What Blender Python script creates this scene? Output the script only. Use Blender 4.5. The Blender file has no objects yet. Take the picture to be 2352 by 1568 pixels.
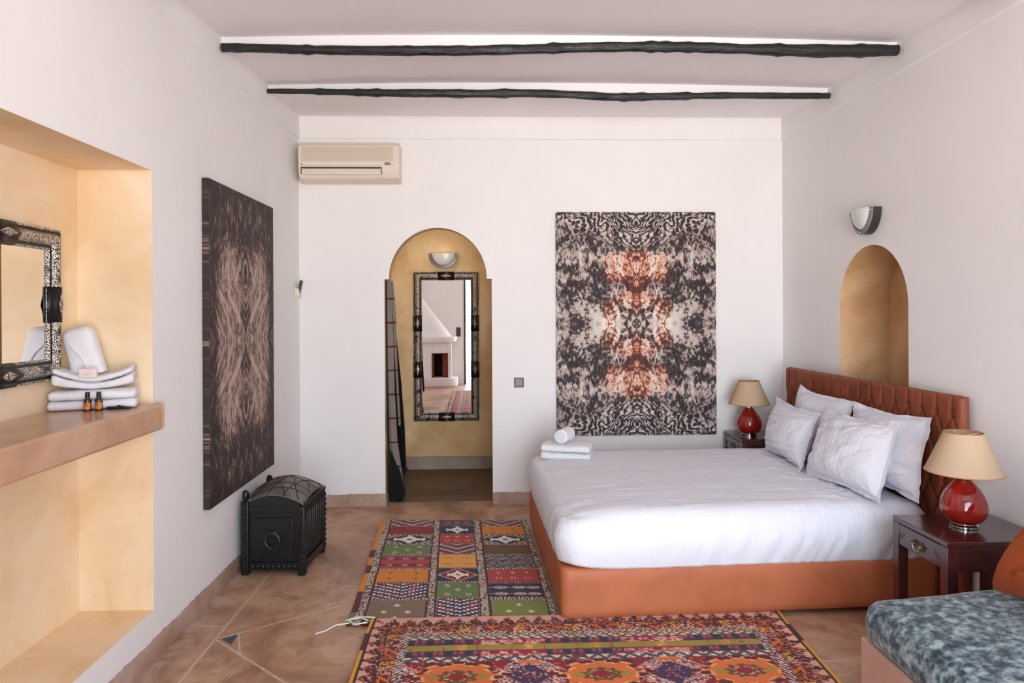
import bpy, bmesh, math, random
import numpy as np
from mathutils import Vector, Matrix
from mathutils.geometry import tessellate_polygon
random.seed(7)
SC = bpy.context.scene
COL = SC.collection
PI = math.pi
XL, XR, YB, YR, CEIL = -1.488, 2.355, 5.43, -1.0, 3.06

# ------------------------------------------------------------------ helpers
def lin(c):
    c = c / 255.0
    return c / 12.92 if c <= 0.04045 else ((c + 0.055) / 1.055) ** 2.4
def rgb(r, g, b): return (lin(r), lin(g), lin(b), 1.0)

def link(o, parent=None):
    COL.objects.link(o)
    if parent is not None: o.parent = parent
    return o
def finish(me, m, smooth=35):
    if m is not None: me.materials.append(m)
    if smooth is not None:
        me.polygons.foreach_set('use_smooth', [True] * len(me.polygons))
        try: me.set_sharp_from_angle(angle=math.radians(smooth))
        except Exception: pass
def obj(name, bm, m, parent=None, bevel=0, smooth=35, subsurf=0):
    me = bpy.data.meshes.new(name)
    bmesh.ops.recalc_face_normals(bm, faces=bm.faces)
    bm.to_mesh(me); bm.free()
    finish(me, m, smooth)
    o = link(bpy.data.objects.new(name, me), parent)
    if bevel:
        b = o.modifiers.new('bevel', 'BEVEL'); b.width = bevel; b.segments = 3; b.limit_method = 'ANGLE'; b.angle_limit = math.radians(40)
    if subsurf:
        s = o.modifiers.new('sub', 'SUBSURF'); s.levels = subsurf; s.render_levels = subsurf
    return o
def tag(o, label, cat, group=None):
    o['label'] = label; o['category'] = cat
    if group: o['group'] = group
    return o
def thing(name, label, cat, loc=(0, 0, 0), rotz=0, group=None):
    o = link(bpy.data.objects.new(name, None)); o.location = loc; o.rotation_euler = (0, 0, rotz)
    o.empty_display_size = 0.1
    return tag(o, label, cat, group)
def struct(name, bm, m, bevel=0, smooth=35):
    o = obj(name, bm, m, None, bevel, smooth); o['kind'] = 'structure'; return o
def copy_tree(o, parent=None):
    c = o.copy(); COL.objects.link(c); c.parent = parent
    for ch in list(o.children): copy_tree(ch, c)
    return c
def box(bm, x0, x1, y0, y1, z0, z1):
    vs = [bm.verts.new(p) for p in ((x0,y0,z0),(x1,y0,z0),(x1,y1,z0),(x0,y1,z0),(x0,y0,z1),(x1,y0,z1),(x1,y1,z1),(x0,y1,z1))]
    for f in ((0,3,2,1),(4,5,6,7),(0,1,5,4),(1,2,6,5),(2,3,7,6),(3,0,4,7)): bm.faces.new([vs[i] for i in f])
    return vs
def nb(*boxes):
    bm = bmesh.new()
    for b in boxes: box(bm, *b)
    return bm
def lathe(bm, prof, n=40, c=(0, 0, 0), axis='z', capa=True, capb=True, a0=0, a1=2 * PI):
    full = abs(a1 - a0 - 2 * PI) < 1e-6
    k = n if full else n + 1
    rings = []
    for r, z in prof:
        ring = []
        for i in range(k):
            a = a0 + (a1 - a0) * i / n
            x, y, w = r * math.cos(a), r * math.sin(a), z
            p = {'z': (x, y, w), 'y': (x, w, y), 'x': (w, x, y)}[axis]
            ring.append(bm.verts.new((c[0] + p[0], c[1] + p[1], c[2] + p[2])))
        rings.append(ring)
    for a, b in zip(rings, rings[1:]):
        for i in range(n if full else n):
            j = (i + 1) % k
            bm.faces.new((a[i], a[j], b[j], b[i]))
    if capa and full: bm.faces.new(rings[0])
    if capb and full: bm.faces.new(rings[-1])
    return rings
def tube(bm, pts, radii, n=12, cap=True, jitter=0):
    pts = [Vector(p) for p in pts]
    if not hasattr(radii, '__len__'): radii = [radii] * len(pts)
    rings = []; up = Vector((0, 0, 1))
    for i, p in enumerate(pts):
        t = (pts[min(i + 1, len(pts) - 1)] - pts[max(i - 1, 0)]).normalized()
        u = up if abs(t.dot(up)) < 0.95 else Vector((1, 0, 0))
        s = t.cross(u).normalized(); w = s.cross(t).normalized()
        rings.append([bm.verts.new(p + (s * math.cos(2*PI*k/n) + w * math.sin(2*PI*k/n)) * radii[i] * (1 + (random.uniform(-jitter, jitter) if jitter else 0))) for k in range(n)])
    for a, b in zip(rings, rings[1:]):
        for k in range(n): bm.faces.new((a[k], a[(k+1) % n], b[(k+1) % n], b[k]))
    if cap: bm.faces.new(rings[0]); bm.faces.new(rings[-1])
def torus(bm, c, R, r, axis='y', n=28, m=8, arc=2*PI, a0=0):
    pts = []
    for i in range(n + 1):
        a = a0 + arc * i / n
        d = {'y': (R*math.cos(a), 0, R*math.sin(a)), 'x': (0, R*math.cos(a), R*math.sin(a)), 'z': (R*math.cos(a), R*math.sin(a), 0)}[axis]
        pts.append((c[0]+d[0], c[1]+d[1], c[2]+d[2]))
    tube(bm, pts, r, m, cap=arc < 2*PI - 1e-3)
def gridmesh(name, P, m, parent=None, smooth=60, closeu=False, attr=None):
    """P: (nu, nv, 3) numpy array -> one quad surface, optional colours per vertex"""
    nu, nv = P.shape[:2]
    me = bpy.data.meshes.new(name)
    idx = np.arange(nu * nv).reshape(nu, nv)
    if closeu: idx = np.vstack([idx, idx[:1]])
    q = np.stack([idx[:-1, :-1], idx[1:, :-1], idx[1:, 1:], idx[:-1, 1:]], -1).reshape(-1, 4)
    me.vertices.add(nu * nv); me.vertices.foreach_set('co', P.reshape(-1).astype(np.float32))
    me.loops.add(q.size); me.loops.foreach_set('vertex_index', q.reshape(-1).astype(np.int32))
    me.polygons.add(len(q)); me.polygons.foreach_set('loop_start', (np.arange(len(q)) * 4).astype(np.int32))
    me.update(calc_edges=True); me.validate()
    if attr is not None:
        a = me.color_attributes.new('weave', 'FLOAT_COLOR', 'POINT')
        a.data.foreach_set('color', attr.reshape(-1).astype(np.float32))
    finish(me, m, smooth)
    return link(bpy.data.objects.new(name, me), parent)

def hash2(ix, iy, s=0):
    n = (ix.astype(np.int64) * 374761393 + iy.astype(np.int64) * 668265263 + s * 1442695041) & 0x7fffffff
    n = ((n ^ (n >> 13)) * 1274126177) & 0x7fffffff
    return ((n ^ (n >> 16)) & 0xffff) / 65535.0
def vnoise(x, y, s=0):
    ix, iy = np.floor(x), np.floor(y); fx, fy = x - ix, y - iy
    fx = fx*fx*(3-2*fx); fy = fy*fy*(3-2*fy)
    a, b, c, d = hash2(ix,iy,s), hash2(ix+1,iy,s), hash2(ix,iy+1,s), hash2(ix+1,iy+1,s)
    return (a*(1-fx)+b*fx)*(1-fy)+(c*(1-fx)+d*fx)*fy
def fbm(x, y, s=0, o=4):
    t = 0; a = 0.5
    for k in range(o): t = t + a * vnoise(x * 2**k, y * 2**k, s + k); a *= 0.5
    return t - 0.5

# ------------------------------------------------------------------ materials
class NT:
    def __init__(s, name):
        s.m = bpy.data.materials.new(name); s.m.use_nodes = True
        s.t = s.m.node_tree; s.b = s.t.nodes['Principled BSDF']; s.L = s.t.links
    def n(s, typ, **kw):
        x = s.t.nodes.new(typ)
        for k, v in kw.items():
            if k in ('operation', 'blend_type', 'data_type', 'noise_dimensions', 'attribute_name', 'wave_type', 'bands_direction', 'feature', 'distance', 'use_clamp', 'interpolation_type'): setattr(x, k, v)
        return x
    def put(s, sock, v):
        if hasattr(v, 'is_output') or isinstance(v, bpy.types.NodeSocket): s.L.new(v, sock)
        else: sock.default_value = v
    def math(s, op, a, b=None, c=None, clamp=False):
        x = s.n('ShaderNodeMath', operation=op); x.use_clamp = clamp
        s.put(x.inputs[0], a)
        if b is not None: s.put(x.inputs[1], b)
        if c is not None: s.put(x.inputs[2], c)
        return x.outputs[0]
    def mix(s, f, a, b, mode='MIX'):
        x = s.n('ShaderNodeMix', data_type='RGBA', blend_type=mode)
        s.put(x.inputs[0], f); s.put(x.inputs[6], a); s.put(x.inputs[7], b)
        return x.outputs[2]
    def coord(s, scale=(1, 1, 1), kind='Object'):
        tc = s.n('ShaderNodeTexCoord'); mp = s.n('ShaderNodeMapping'); mp.inputs['Scale'].default_value = scale
        s.L.new(tc.outputs[kind], mp.inputs[0]); return mp.outputs[0]
    def noise(s, vec, scale, detail=4, rough=0.55, dist=0, out='Fac'):
        x = s.n('ShaderNodeTexNoise'); s.L.new(vec, x.inputs['Vector'])
        x.inputs['Scale'].default_value = scale; x.inputs['Detail'].default_value = detail
        x.inputs['Roughness'].default_value = rough; x.inputs['Distortion'].default_value = dist
        return x.outputs[out]
    def voro(s, vec, scale, feature='F1', rnd=1.0):
        x = s.n('ShaderNodeTexVoronoi', feature=feature); s.L.new(vec, x.inputs['Vector']); x.inputs['Scale'].default_value = scale
        x.inputs['Randomness'].default_value = rnd
        return x
    def ramp(s, f, stops, interp='LINEAR'):
        x = s.n('ShaderNodeValToRGB'); s.L.new(f, x.inputs[0]); e = x.color_ramp; e.interpolation = interp
        while len(e.elements) < len(stops): e.elements.new(0.5)
        for el, (p, c) in zip(e.elements, stops): el.position = p; el.color = c
        return x.outputs[0]
    def smooth(s, v, lo, hi):
        x = s.n('ShaderNodeMapRange', interpolation_type='SMOOTHSTEP'); s.put(x.inputs[0], v)
        x.inputs[1].default_value = lo; x.inputs[2].default_value = hi; return x.outputs[0]
    def sep(s, vec):
        x = s.n('ShaderNodeSeparateXYZ'); s.L.new(vec, x.inputs[0]); return x.outputs
    def bump(s, h, strength=0.3, dist=0.002, prev=None):
        x = s.n('ShaderNodeBump'); s.L.new(h, x.inputs['Height']); x.inputs['Strength'].default_value = strength; x.inputs['Distance'].default_value = dist
        if prev is not None: s.L.new(prev, x.inputs['Normal'])
        s.L.new(x.outputs[0], s.b.inputs['Normal']); return x.outputs[0]
    def set(s, color=None, rough=0.5, metal=0.0, spec=0.5, coat=0, coatr=0.05, sheen=0):
        if color is not None: s.put(s.b.inputs['Base Color'], color)
        s.put(s.b.inputs['Roughness'], rough); s.put(s.b.inputs['Metallic'], metal)
        s.b.inputs['Specular IOR Level'].default_value = spec
        s.b.inputs['Coat Weight'].default_value = coat; s.b.inputs['Coat Roughness'].default_value = coatr
        if sheen: s.b.inputs['Sheen Weight'].default_value = sheen
        return s
def simple(name, c, rough=0.5, metal=0, var=0.06, scale=12, bump=0.0, bscale=60, **kw):
    t = NT(name); v = t.coord(); nz = t.noise(v, scale, 5)
    c2 = tuple(min(1, x * (1 - var * 2)) for x in c[:3]) + (1,); c3 = tuple(min(1, x * (1 + var * 2)) for x in c[:3]) + (1,)
    t.set(t.ramp(nz, [(0.3, c2), (0.7, c3)]), rough, metal, **kw)
    if bump: t.bump(t.noise(v, bscale, 4), bump)
    return t.m

def m_wall():
    t = NT('white_limewash'); v = t.coord()
    a = t.noise(v, 1.3, 5); b = t.noise(t.coord((9, 9, 1.2)), 2.5, 3)
    c = t.ramp(a, [(0.3, rgb(234, 232, 231)), (0.7, rgb(240, 238, 237))])
    t.set(t.mix(t.math('MULTIPLY', b, 0.10), c, rgb(222, 218, 218)), 0.85, spec=0.2)
    t.bump(t.noise(v, 7, 6), 0.25, 0.006, t.bump(b, 0.1, 0.003)); return t.m
def m_ochre(name, c0, c1, c2, rough=0.55, spec=0.3):
    t = NT(name); v = t.coord()
    a = t.noise(v, 2.2, 6, 0.6, 0.6); b = t.noise(v, 9, 6, 0.65, 0.4)
    c = t.ramp(a, [(0.3, c0), (0.5, c1), (0.72, c2)])
    c = t.mix(t.math('MULTIPLY', t.smooth(b, 0.5, 0.7), 0.25), c, c0)
    t.set(c, rough, spec=spec); t.bump(b, 0.15, 0.003); return t.m
def m_floor():
    t = NT('polished_brown_cement'); v = t.coord(); X, Y, Z = t.sep(v)
    a = t.noise(v, 1.6, 7, 0.62, 0.8); b = t.noise(v, 6.5, 7, 0.65, 1.2); f = t.noise(v, 38, 4, 0.6)
    c = t.ramp(a, [(0.30, rgb(122, 86, 70)), (0.44, rgb(164, 124, 98)), (0.55, rgb(194, 158, 130)), (0.68, rgb(158, 112, 88))])
    c = t.mix(t.math('MULTIPLY', t.smooth(b, 0.48, 0.72), 0.45), c, rgb(192, 160, 138))
    c = t.mix(t.math('MULTIPLY', t.smooth(b, 0.52, 0.28), 0.5), c, rgb(104, 76, 68))
    # scuffed chalky band beside the left wall
    d = t.smooth(X, XL + 0.10, XL + 0.02); c = t.mix(t.math('MULTIPLY', t.math('MULTIPLY', d, t.smooth(b, 0.4, 0.6)), 0.6), c, rgb(196, 186, 182))
    segs = [((-1.29, 5.4), (-1.292, 3.42)), ((-1.292, 3.42), (-1.30, -0.9)), ((0.1, 4.19), (-0.902, 3.517)), ((-0.902, 3.517), (-1.285, 3.262)),
            ((-1.285, 3.253), (-0.851, 2.863)), ((-0.851, 2.863), (0.3, 1.85)), ((-1.201, 3.305), (-1.13, 3.12)), ((-1.49, 3.41), (-1.30, 3.385)),
            ((1.35, 2.94), (2.35, 2.95)), ((0.1, 4.19), (0.9, 4.8))]
    wob = t.math('MULTIPLY', t.math('SUBTRACT', b, 0.5), 0.012)
    tot = None
    for (ax, ay), (bx, by) in segs:
        dx, dy = bx-ax, by-ay; L2 = dx*dx+dy*dy
        px = t.math('SUBTRACT', X, ax); py = t.math('SUBTRACT', Y, ay)
        h = t.math('DIVIDE', t.math('ADD', t.math('MULTIPLY', px, dx), t.math('MULTIPLY', py, dy)), L2, clamp=True)
        ex = t.math('SUBTRACT', px, t.math('MULTIPLY', h, dx)); ey = t.math('SUBTRACT', py, t.math('MULTIPLY', h, dy))
        dd = t.math('SQRT', t.math('ADD', t.math('MULTIPLY', ex, ex), t.math('MULTIPLY', ey, ey)))
        tot = dd if tot is None else t.math('MINIMUM', tot, dd)
    tot = t.math('ADD', tot, wob)
    j = t.smooth(tot, 0.009, 0.003)
    c = t.mix(t.math('MULTIPLY', j, t.math('ADD', 0.45, t.math('MULTIPLY', t.smooth(f, 0.35, 0.6), 0.5))), c, rgb(206, 182, 166))
    # blue inset triangle
    tri = [(-1.266, 3.262), (-1.203, 3.303), (-1.198, 3.204)]; inside = None
    for k in range(3):
        ax, ay = tri[k]; bx, by = tri[(k+1) % 3]
        cr = t.math('SUBTRACT', t.math('MULTIPLY', t.math('SUBTRACT', Y, ay), bx-ax), t.math('MULTIPLY', t.math('SUBTRACT', X, ax), by-ay))
        g = t.math('LESS_THAN', cr, 0.0); inside = g if inside is None else t.math('MULTIPLY', inside, g)
    c = t.mix(inside, c, rgb(62, 72, 88))
    r = t.math('ADD', t.math('MULTIPLY', b, 0.3), 0.30)
    t.set(c, r, spec=0.45); t.bump(t.math('SUBTRACT', t.math('MULTIPLY', b, 0.6), t.math('MULTIPLY', j, 0.8)), 0.3, 0.003); return t.m
def m_fabric(name, c, var=0.03, sc=5, bump=0.25, sheen=0.2, rough=0.9, fine=420):
    t = NT(name); v = t.coord(); a = t.noise(v, sc, 5)
    c2 = tuple(x * (1 - var) for x in c[:3]) + (1,)
    t.set(t.mix(a, c2, c), rough, spec=0.15, sheen=sheen)
    n1 = t.bump(t.noise(v, fine, 2), 0.25, 0.0006); t.bump(t.noise(v, sc * 3, 4), bump, 0.004, n1); return t.m
def m_terry():
    t = NT('white_terry'); v = t.coord(); t.set(t.mix(t.noise(v, 30, 3), rgb(224, 224, 230), rgb(234, 234, 238)), 0.95, spec=0.1, sheen=0.2)
    t.bump(t.noise(v, 14, 4), 0.5, 0.008, t.bump(t.noise(v, 320, 2), 0.6, 0.002)); return t.m
def m_linen():
    t = NT('white_linen'); v = t.coord(); a = t.noise(v, 4, 4)
    t.set(t.mix(a, rgb(222, 224, 233), rgb(230, 231, 239)), 0.9, spec=0.12, sheen=0.1)
    n1 = t.bump(t.noise(v, 420, 2), 0.2, 0.0005)
    n2 = t.bump(t.noise(t.coord((2.2, 9, 2.2)), 1.6, 4, 0.55, 0.8), 0.35, 0.03, n1)
    t.bump(t.noise(t.coord((9, 2, 2.0)), 1.8, 4, 0.5, 1.0), 0.35, 0.03, n2); return t.m
def m_leather(name, c, c2):
    t = NT(name); v = t.coord(); a = t.noise(v, 3.5, 6, 0.6, 0.5); b = t.noise(v, 190, 3)
    t.set(t.ramp(a, [(0.3, c2), (0.65, c)]), t.math('ADD', t.math('MULTIPLY', a, 0.2), 0.42), spec=0.35)
    t.bump(b, 0.12, 0.001); return t.m
def m_attr(name, rough=0.95):
    t = NT(name); a = t.n('ShaderNodeAttribute', attribute_name='weave'); v = t.coord()
    n = t.noise(v, 260, 3); c = t.mix(0.35, a.outputs[0], t.mix(1.0, a.outputs[0], t.ramp(n, [(0.3, (0.45,)*3+(1,)), (0.7, (1.35,)*3+(1,))]), 'MULTIPLY'))
    t.set(c, rough, spec=0.1, sheen=0.15); t.bump(n, 0.6, 0.002); return t.m
def m_art(name, w, h, ax, warm):
    """kaleidoscopic bark print, mirrored about both centre lines; ax = horizontal axis of the canvas"""
    t = NT(name); tc = t.n('ShaderNodeTexCoord'); S = t.sep(tc.outputs['Object'])
    u = t.math('DIVIDE', t.math('ABSOLUTE', S[ax]), w/2); z = t.math('DIVIDE', t.math('ABSOLUTE', S[2]), h/2)
    cb = t.n('ShaderNodeCombineXYZ'); t.L.new(t.math('MULTIPLY', u, w/2), cb.inputs[0]); t.L.new(t.math('MULTIPLY', z, h/2), cb.inputs[2]); P = cb.outputs[0]
    wr = t.n('ShaderNodeMapping'); wr.inputs['Scale'].default_value = (1, 1, 1); t.L.new(P, wr.inputs[0])
    big = t.noise(P, 3.2, 3, 0.5, 0.8)
    if warm:
        mp = t.n('ShaderNodeMapping'); mp.inputs['Rotation'].default_value = (0, 0.6, 0); mp.inputs['Scale'].default_value = (1.25, 1, 0.85); t.L.new(P, mp.inputs[0])
        fleck = t.math('ADD', t.math('MULTIPLY', t.noise(mp.outputs[0], 27, 5, 0.62, 1.0), 0.6), t.math('MULTIPLY', t.noise(mp.outputs[0], 12, 4, 0.6, 1.6), 0.4))
        # sweeping stripes near the top and bottom middle
        arc = t.math('ADD', t.math('MULTIPLY', u, 0.9), t.math('MULTIPLY', z, -1.25))
        arc = t.math('ADD', arc, t.math('MULTIPLY', big, 1.1))
        stripe = t.math('ADD', t.math('MULTIPLY', t.math('SINE', t.math('MULTIPLY', t.math('ADD', arc, t.math('MULTIPLY', t.noise(P, 8, 4), 0.20)), 84)), 0.10), 0.51)
        stripe = t.math('ADD', stripe, t.math('MULTIPLY', t.math('SUBTRACT', t.noise(P, 36, 5), 0.5), 0.85))
        reg = t.smooth(t.math('SUBTRACT', t.math('ADD', z, t.math('MULTIPLY', t.math('SUBTRACT', big, 0.5), 0.7)), t.math('MULTIPLY', u, 0.35)), 0.60, 0.72)
        side = t.smooth(t.math('ADD', u, t.math('MULTIPLY', big, 0.3)), 0.80, 0.98)
        ff = t.mix(reg, t.mix(side, fleck, t.math('ADD', t.math('MULTIPLY', fleck, 0.9), 0.055)), stripe)
        shift = t.math('MULTIPLY', t.math('SUBTRACT', t.noise(P, 5, 2), 0.5), 0.42)
        cen = t.smooth(t.math('ADD', t.math('POWER', t.math('DIVIDE', u, 0.66), 2), t.math('POWER', t.math('DIVIDE', z, 0.26), 2)), 1.3, 0.2)
        bigf = t.math('MULTIPLY', t.math('SUBTRACT', t.noise(P, 11, 3, 0.5, 1.2), 0.47), 0.75)
        ff = t.math('ADD', t.math('ADD', ff, shift), t.math('MULTIPLY', cen, t.math('ADD', bigf, 0.02)))
        light = t.mix(t.smooth(z, 0.2, 0.9), rgb(206, 196, 186), rgb(170, 156, 152))
        c = t.ramp(ff, [(0.0, rgb(38, 36, 38)), (0.455, rgb(52, 46, 48)), (0.50, rgb(92, 76, 74)), (0.55, rgb(182, 166, 158)), (0.66, rgb(222, 214, 208))])
        c = t.mix(0.25, c, t.mix(1.0, c, light, 'MULTIPLY'))
        # orange glow patches
        e1 = t.math('ADD', t.math('POWER', t.math('DIVIDE', u, 0.44), 2), t.math('POWER', t.math('DIVIDE', t.math('SUBTRACT', z, 0.5), 0.16), 2))
        e2 = t.math('ADD', t.math('POWER', t.math('DIVIDE', t.math('SUBTRACT', u, 0.32), 0.13), 2), t.math('POWER', t.math('DIVIDE', z, 0.2), 2))
        e3 = t.math('ADD', t.math('POWER', t.math('DIVIDE', u, 0.22), 2), t.math('POWER', t.math('DIVIDE', t.math('SUBTRACT', z, 0.28), 0.2), 2))
        e = t.math('MINIMUM', t.math('MINIMUM', e1, e2), e3)
        e = t.math('ADD', e, t.math('MULTIPLY', t.math('SUBTRACT', t.noise(P, 9, 4, 0.6), 0.5), 5.0))
        k = t.smooth(e, 1.5, 0.1)
        om = t.ramp(ff, [(0.0, rgb(70, 38, 32)), (0.44, rgb(96, 50, 38)), (0.50, rgb(176, 92, 62)), (0.54, rgb(230, 150, 112)), (0.59, rgb(238, 216, 200)), (0.8, rgb(236, 230, 224))])
        c = t.mix(t.math('MULTIPLY', k, 0.72), c, om)
    else:
        mp = t.n('ShaderNodeMapping'); mp.inputs['Scale'].default_value = (2.2, 2.2, 0.62); t.L.new(P, mp.inputs[0])
        # stripes bow round two ovals: use warped distance field
        fx = t.math('ADD', t.math('MULTIPLY', u, 3.0), t.math('MULTIPLY', t.math('COSINE', t.math('MULTIPLY', z, 7.5)), 0.55))
        cb2 = t.n('ShaderNodeCombineXYZ'); t.L.new(t.math('MULTIPLY', fx, 0.55), cb2.inputs[0]); t.L.new(t.math('MULTIPLY', z, 0.75), cb2.inputs[2])
        fl = t.noise(cb2.outputs[0], 8.5, 6, 0.66, 1.0)
        fl2 = t.noise(mp.outputs[0], 21, 6, 0.68, 1.6)
        ff = t.math('ADD', t.math('MULTIPLY', fl, 0.5), t.math('MULTIPLY', fl2, 0.5))
        bowl = t.math('ADD', t.math('POWER', t.math('DIVIDE', t.math('SUBTRACT', u, 0.42), 0.42), 2), t.math('POWER', t.math('DIVIDE', t.math('SUBTRACT', z, 0.25), 0.4), 2))
        ff = t.math('ADD', ff, t.math('MULTIPLY', t.smooth(bowl, 1.5, 0.0), 0.085)); ff = t.math('SUBTRACT', ff, t.math('ADD', 0.02, t.math('ADD', t.math('MULTIPLY', t.smooth(z, 0.55, 0.95), 0.04), t.math('MULTIPLY', t.smooth(u, 0.6, 0.95), 0.04))))
        c = t.ramp(ff, [(0.0, rgb(40, 34, 34)), (0.46, rgb(58, 48, 47)), (0.51, rgb(110, 90, 84)), (0.57, rgb(176, 150, 136)), (0.70, rgb(214, 194, 178))])
    t.set(c, 0.6, spec=0.25); t.bump(t.noise(tc.outputs['Object'], 500, 2), 0.1, 0.0005); return t.m
def m_embossed():
    t = NT('embossed_silver_on_black'); v = t.coord()
    a = t.voro(v, 210); k = t.smooth(a.outputs[0], 0.62, 0.46); n = t.noise(v, 14, 3)
    k = t.math('MULTIPLY', k, t.smooth(n, 0.30, 0.45))
    t.set(t.mix(k, rgb(24, 21, 21), rgb(236, 226, 214)), t.mix(k, (0.5,)*4, (0.28,)*4), t.math('MULTIPLY', k, 0.55)); t.bump(a.outputs[0], 0.7, 0.003); return t.m
def m_sofa():
    t = NT('mottled_blue_grey_cloth'); v = t.coord((1, 1, 1)); a = t.noise(v, 33, 3, 0.5, 0.2); b = t.noise(v, 110, 3, 0.6)
    f = t.math('ADD', t.math('MULTIPLY', a, 0.85), t.math('MULTIPLY', b, 0.15))
    c = t.ramp(f, [(0.34, rgb(30, 40, 48)), (0.44, rgb(62, 78, 86)), (0.53, rgb(108, 126, 132)), (0.64, rgb(158, 172, 174))])
    t.set(c, 0.85, spec=0.15, sheen=0.25); t.bump(b, 0.3, 0.003); return t.m
def m_wood():
    t = NT('dark_red_lacquer'); v = t.coord((1, 6, 6)); a = t.noise(v, 7, 5, 0.6, 0.5)
    t.set(t.ramp(a, [(0.3, rgb(44, 16, 16)), (0.7, rgb(74, 30, 26))]), 0.22, spec=0.6, coat=0.5, coatr=0.12); return t.m
def m_log():
    t = NT('glossy_black_log'); v = t.coord((1, 7, 7)); a = t.noise(v, 7, 6, 0.6, 0.4)
    t.set(t.ramp(a, [(0.35, rgb(9, 11, 10)), (0.62, rgb(16, 20, 18)), (0.75, rgb(58, 60, 56))]), t.ramp(a, [(0.3, (0.22,)*3+(1,)), (0.7, (0.45,)*3+(1,))]), spec=0.6)
    t.bump(a, 0.9, 0.012); return t.m

M = dict(
    wall=m_wall(), floor=m_floor(),
    base=m_ochre('brown_skirting', rgb(148, 116, 100), rgb(172, 142, 126), rgb(192, 170, 158)),
    niche=m_ochre('ochre_tadelakt', rgb(226, 196, 152), rgb(239, 215, 180), rgb(245, 228, 202)),
    counter=m_ochre('rosy_tan_tadelakt', rgb(178, 136, 108), rgb(196, 156, 126), rgb(210, 174, 146), 0.22, 0.5),
    sand=m_ochre('sand_tadelakt', rgb(186, 146, 100), rgb(208, 170, 126), rgb(224, 194, 158)),
    alcove=m_ochre('golden_plaster', rgb(196, 160, 108), rgb(216, 186, 138), rgb(230, 212, 176)),
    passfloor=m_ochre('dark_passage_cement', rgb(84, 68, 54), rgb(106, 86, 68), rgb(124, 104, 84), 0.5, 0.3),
    greystep=m_ochre('grey_brown_cement', rgb(140, 126, 108), rgb(164, 150, 132), rgb(182, 170, 152)),
    bench=m_ochre('pink_tan_plaster', rgb(178, 140, 124), rgb(200, 164, 148), rgb(216, 186, 170)),
    linen=m_linen(),
    terry=m_terry(),
    tan=m_leather('tan_leather', rgb(186, 110, 74), rgb(170, 95, 60)),
    brown=m_leather('brown_leather', rgb(142, 74, 48), rgb(114, 55, 34)),
    wood=m_wood(), log=m_log(), emb=m_embossed(), sofa=m_sofa(),
    black=simple('black_lacquer', rgb(18, 20, 21), 0.32, var=0.2, bump=0.5, bscale=70),
    hide=simple('worn_dark_hide', rgb(104, 97, 93), 0.36, var=0.25, scale=8, bump=0.35, bscale=22),
    patch=simple('black_leather', rgb(20, 18, 19), 0.4, var=0.1, bump=0.2),
    chrome=simple('polished_chrome', rgb(205, 205, 205), 0.14, 1, var=0.02),
    brass=simple('dull_brass', rgb(180, 160, 120), 0.35, 1, var=0.1),
    red=simple('red_ceramic', rgb(146, 26, 20), 0.1, var=0.18, scale=9, coat=0.6),
    ac=simple('cream_plastic', rgb(226, 214, 198), 0.45, var=0.01),
    acdark=simple('dark_gap', rgb(46, 34, 28), 0.6),
    acline=simple('grille_shadow_tan', rgb(196, 180, 162), 0.5, var=0.01),
    switch=simple('bronze_plate', rgb(74, 60, 62), 0.3, 0.3, var=0.05), dark=simple('dark_charcoal', rgb(48, 46, 50), 0.35),
    glass=simple('frosted_glass', rgb(214, 220, 220), 0.25, var=0.01),
    orange=m_fabric('orange_suede', rgb(186, 88, 34), 0.3, 9, 0.3, 0.05),
    stripe=m_fabric('grey_beige_cloth', rgb(138, 128, 118), 0.25, 12, 0.3), maroon=m_fabric('maroon_band', rgb(84, 34, 34), 0.2, 12, 0.3),
    blackcloth=m_fabric('black_cloth', rgb(22, 22, 24), 0.2, 12, 0.3),
    weave=m_attr('woven_wool'), fringe=m_fabric('white_cotton', rgb(224, 218, 206), 0.1, 20, 0.3),
    plaster=m_ochre('hearth_plaster', rgb(232, 230, 230), rgb(238, 236, 235), rgb(242, 241, 240), 0.85, 0.2),
    brick=simple('brick_red', rgb(128, 62, 46), 0.9, var=0.2, bump=0.4), soot=simple('soot', rgb(24, 22, 22), 0.9),
    paper=simple('pink_paper', rgb(236, 222, 222), 0.7, var=0.01), label=simple('orange_label', rgb(222, 130, 44), 0.5, var=0.05),
    stone=simple('terrace_stone', rgb(196, 178, 160), 0.8, var=0.08), amber=simple('amber_glass', rgb(66, 26, 16), 0.08, var=0.1, coat=0.5),
)
def m_mirror():
    t = NT('silvered_mirror'); t.set(rgb(238, 238, 236), 0.0, 1.0); return t.m
M['mirror'] = m_mirror()
M['ceil'] = M['wall'].copy(); M['ceil'].name = 'ceiling_white'
for nd in M['ceil'].node_tree.nodes:
    if nd.type == 'VALTORGB': nd.color_ramp.elements[0].color = rgb(244, 240, 241); nd.color_ramp.elements[1].color = rgb(248, 245, 246)
def m_shade():
    t = NT('cream_lampshade'); v = t.coord(); t.set(t.mix(t.noise(v, 6, 3), rgb(214, 190, 158), rgb(226, 204, 174)), 0.8, spec=0.2)
    tr = t.n('ShaderNodeBsdfTranslucent'); tr.inputs[0].default_value = rgb(226, 200, 164); mx = t.n('ShaderNodeMixShader'); mx.inputs[0].default_value = 0.35
    t.L.new(t.b.outputs[0], mx.inputs[1]); t.L.new(tr.outputs[0], mx.inputs[2]); t.L.new(mx.outputs[0], t.t.nodes['Material Output'].inputs[0])
    t.bump(t.noise(v, 300, 2), 0.15, 0.0005); return t.m
M['shade'] = m_shade()

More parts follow.
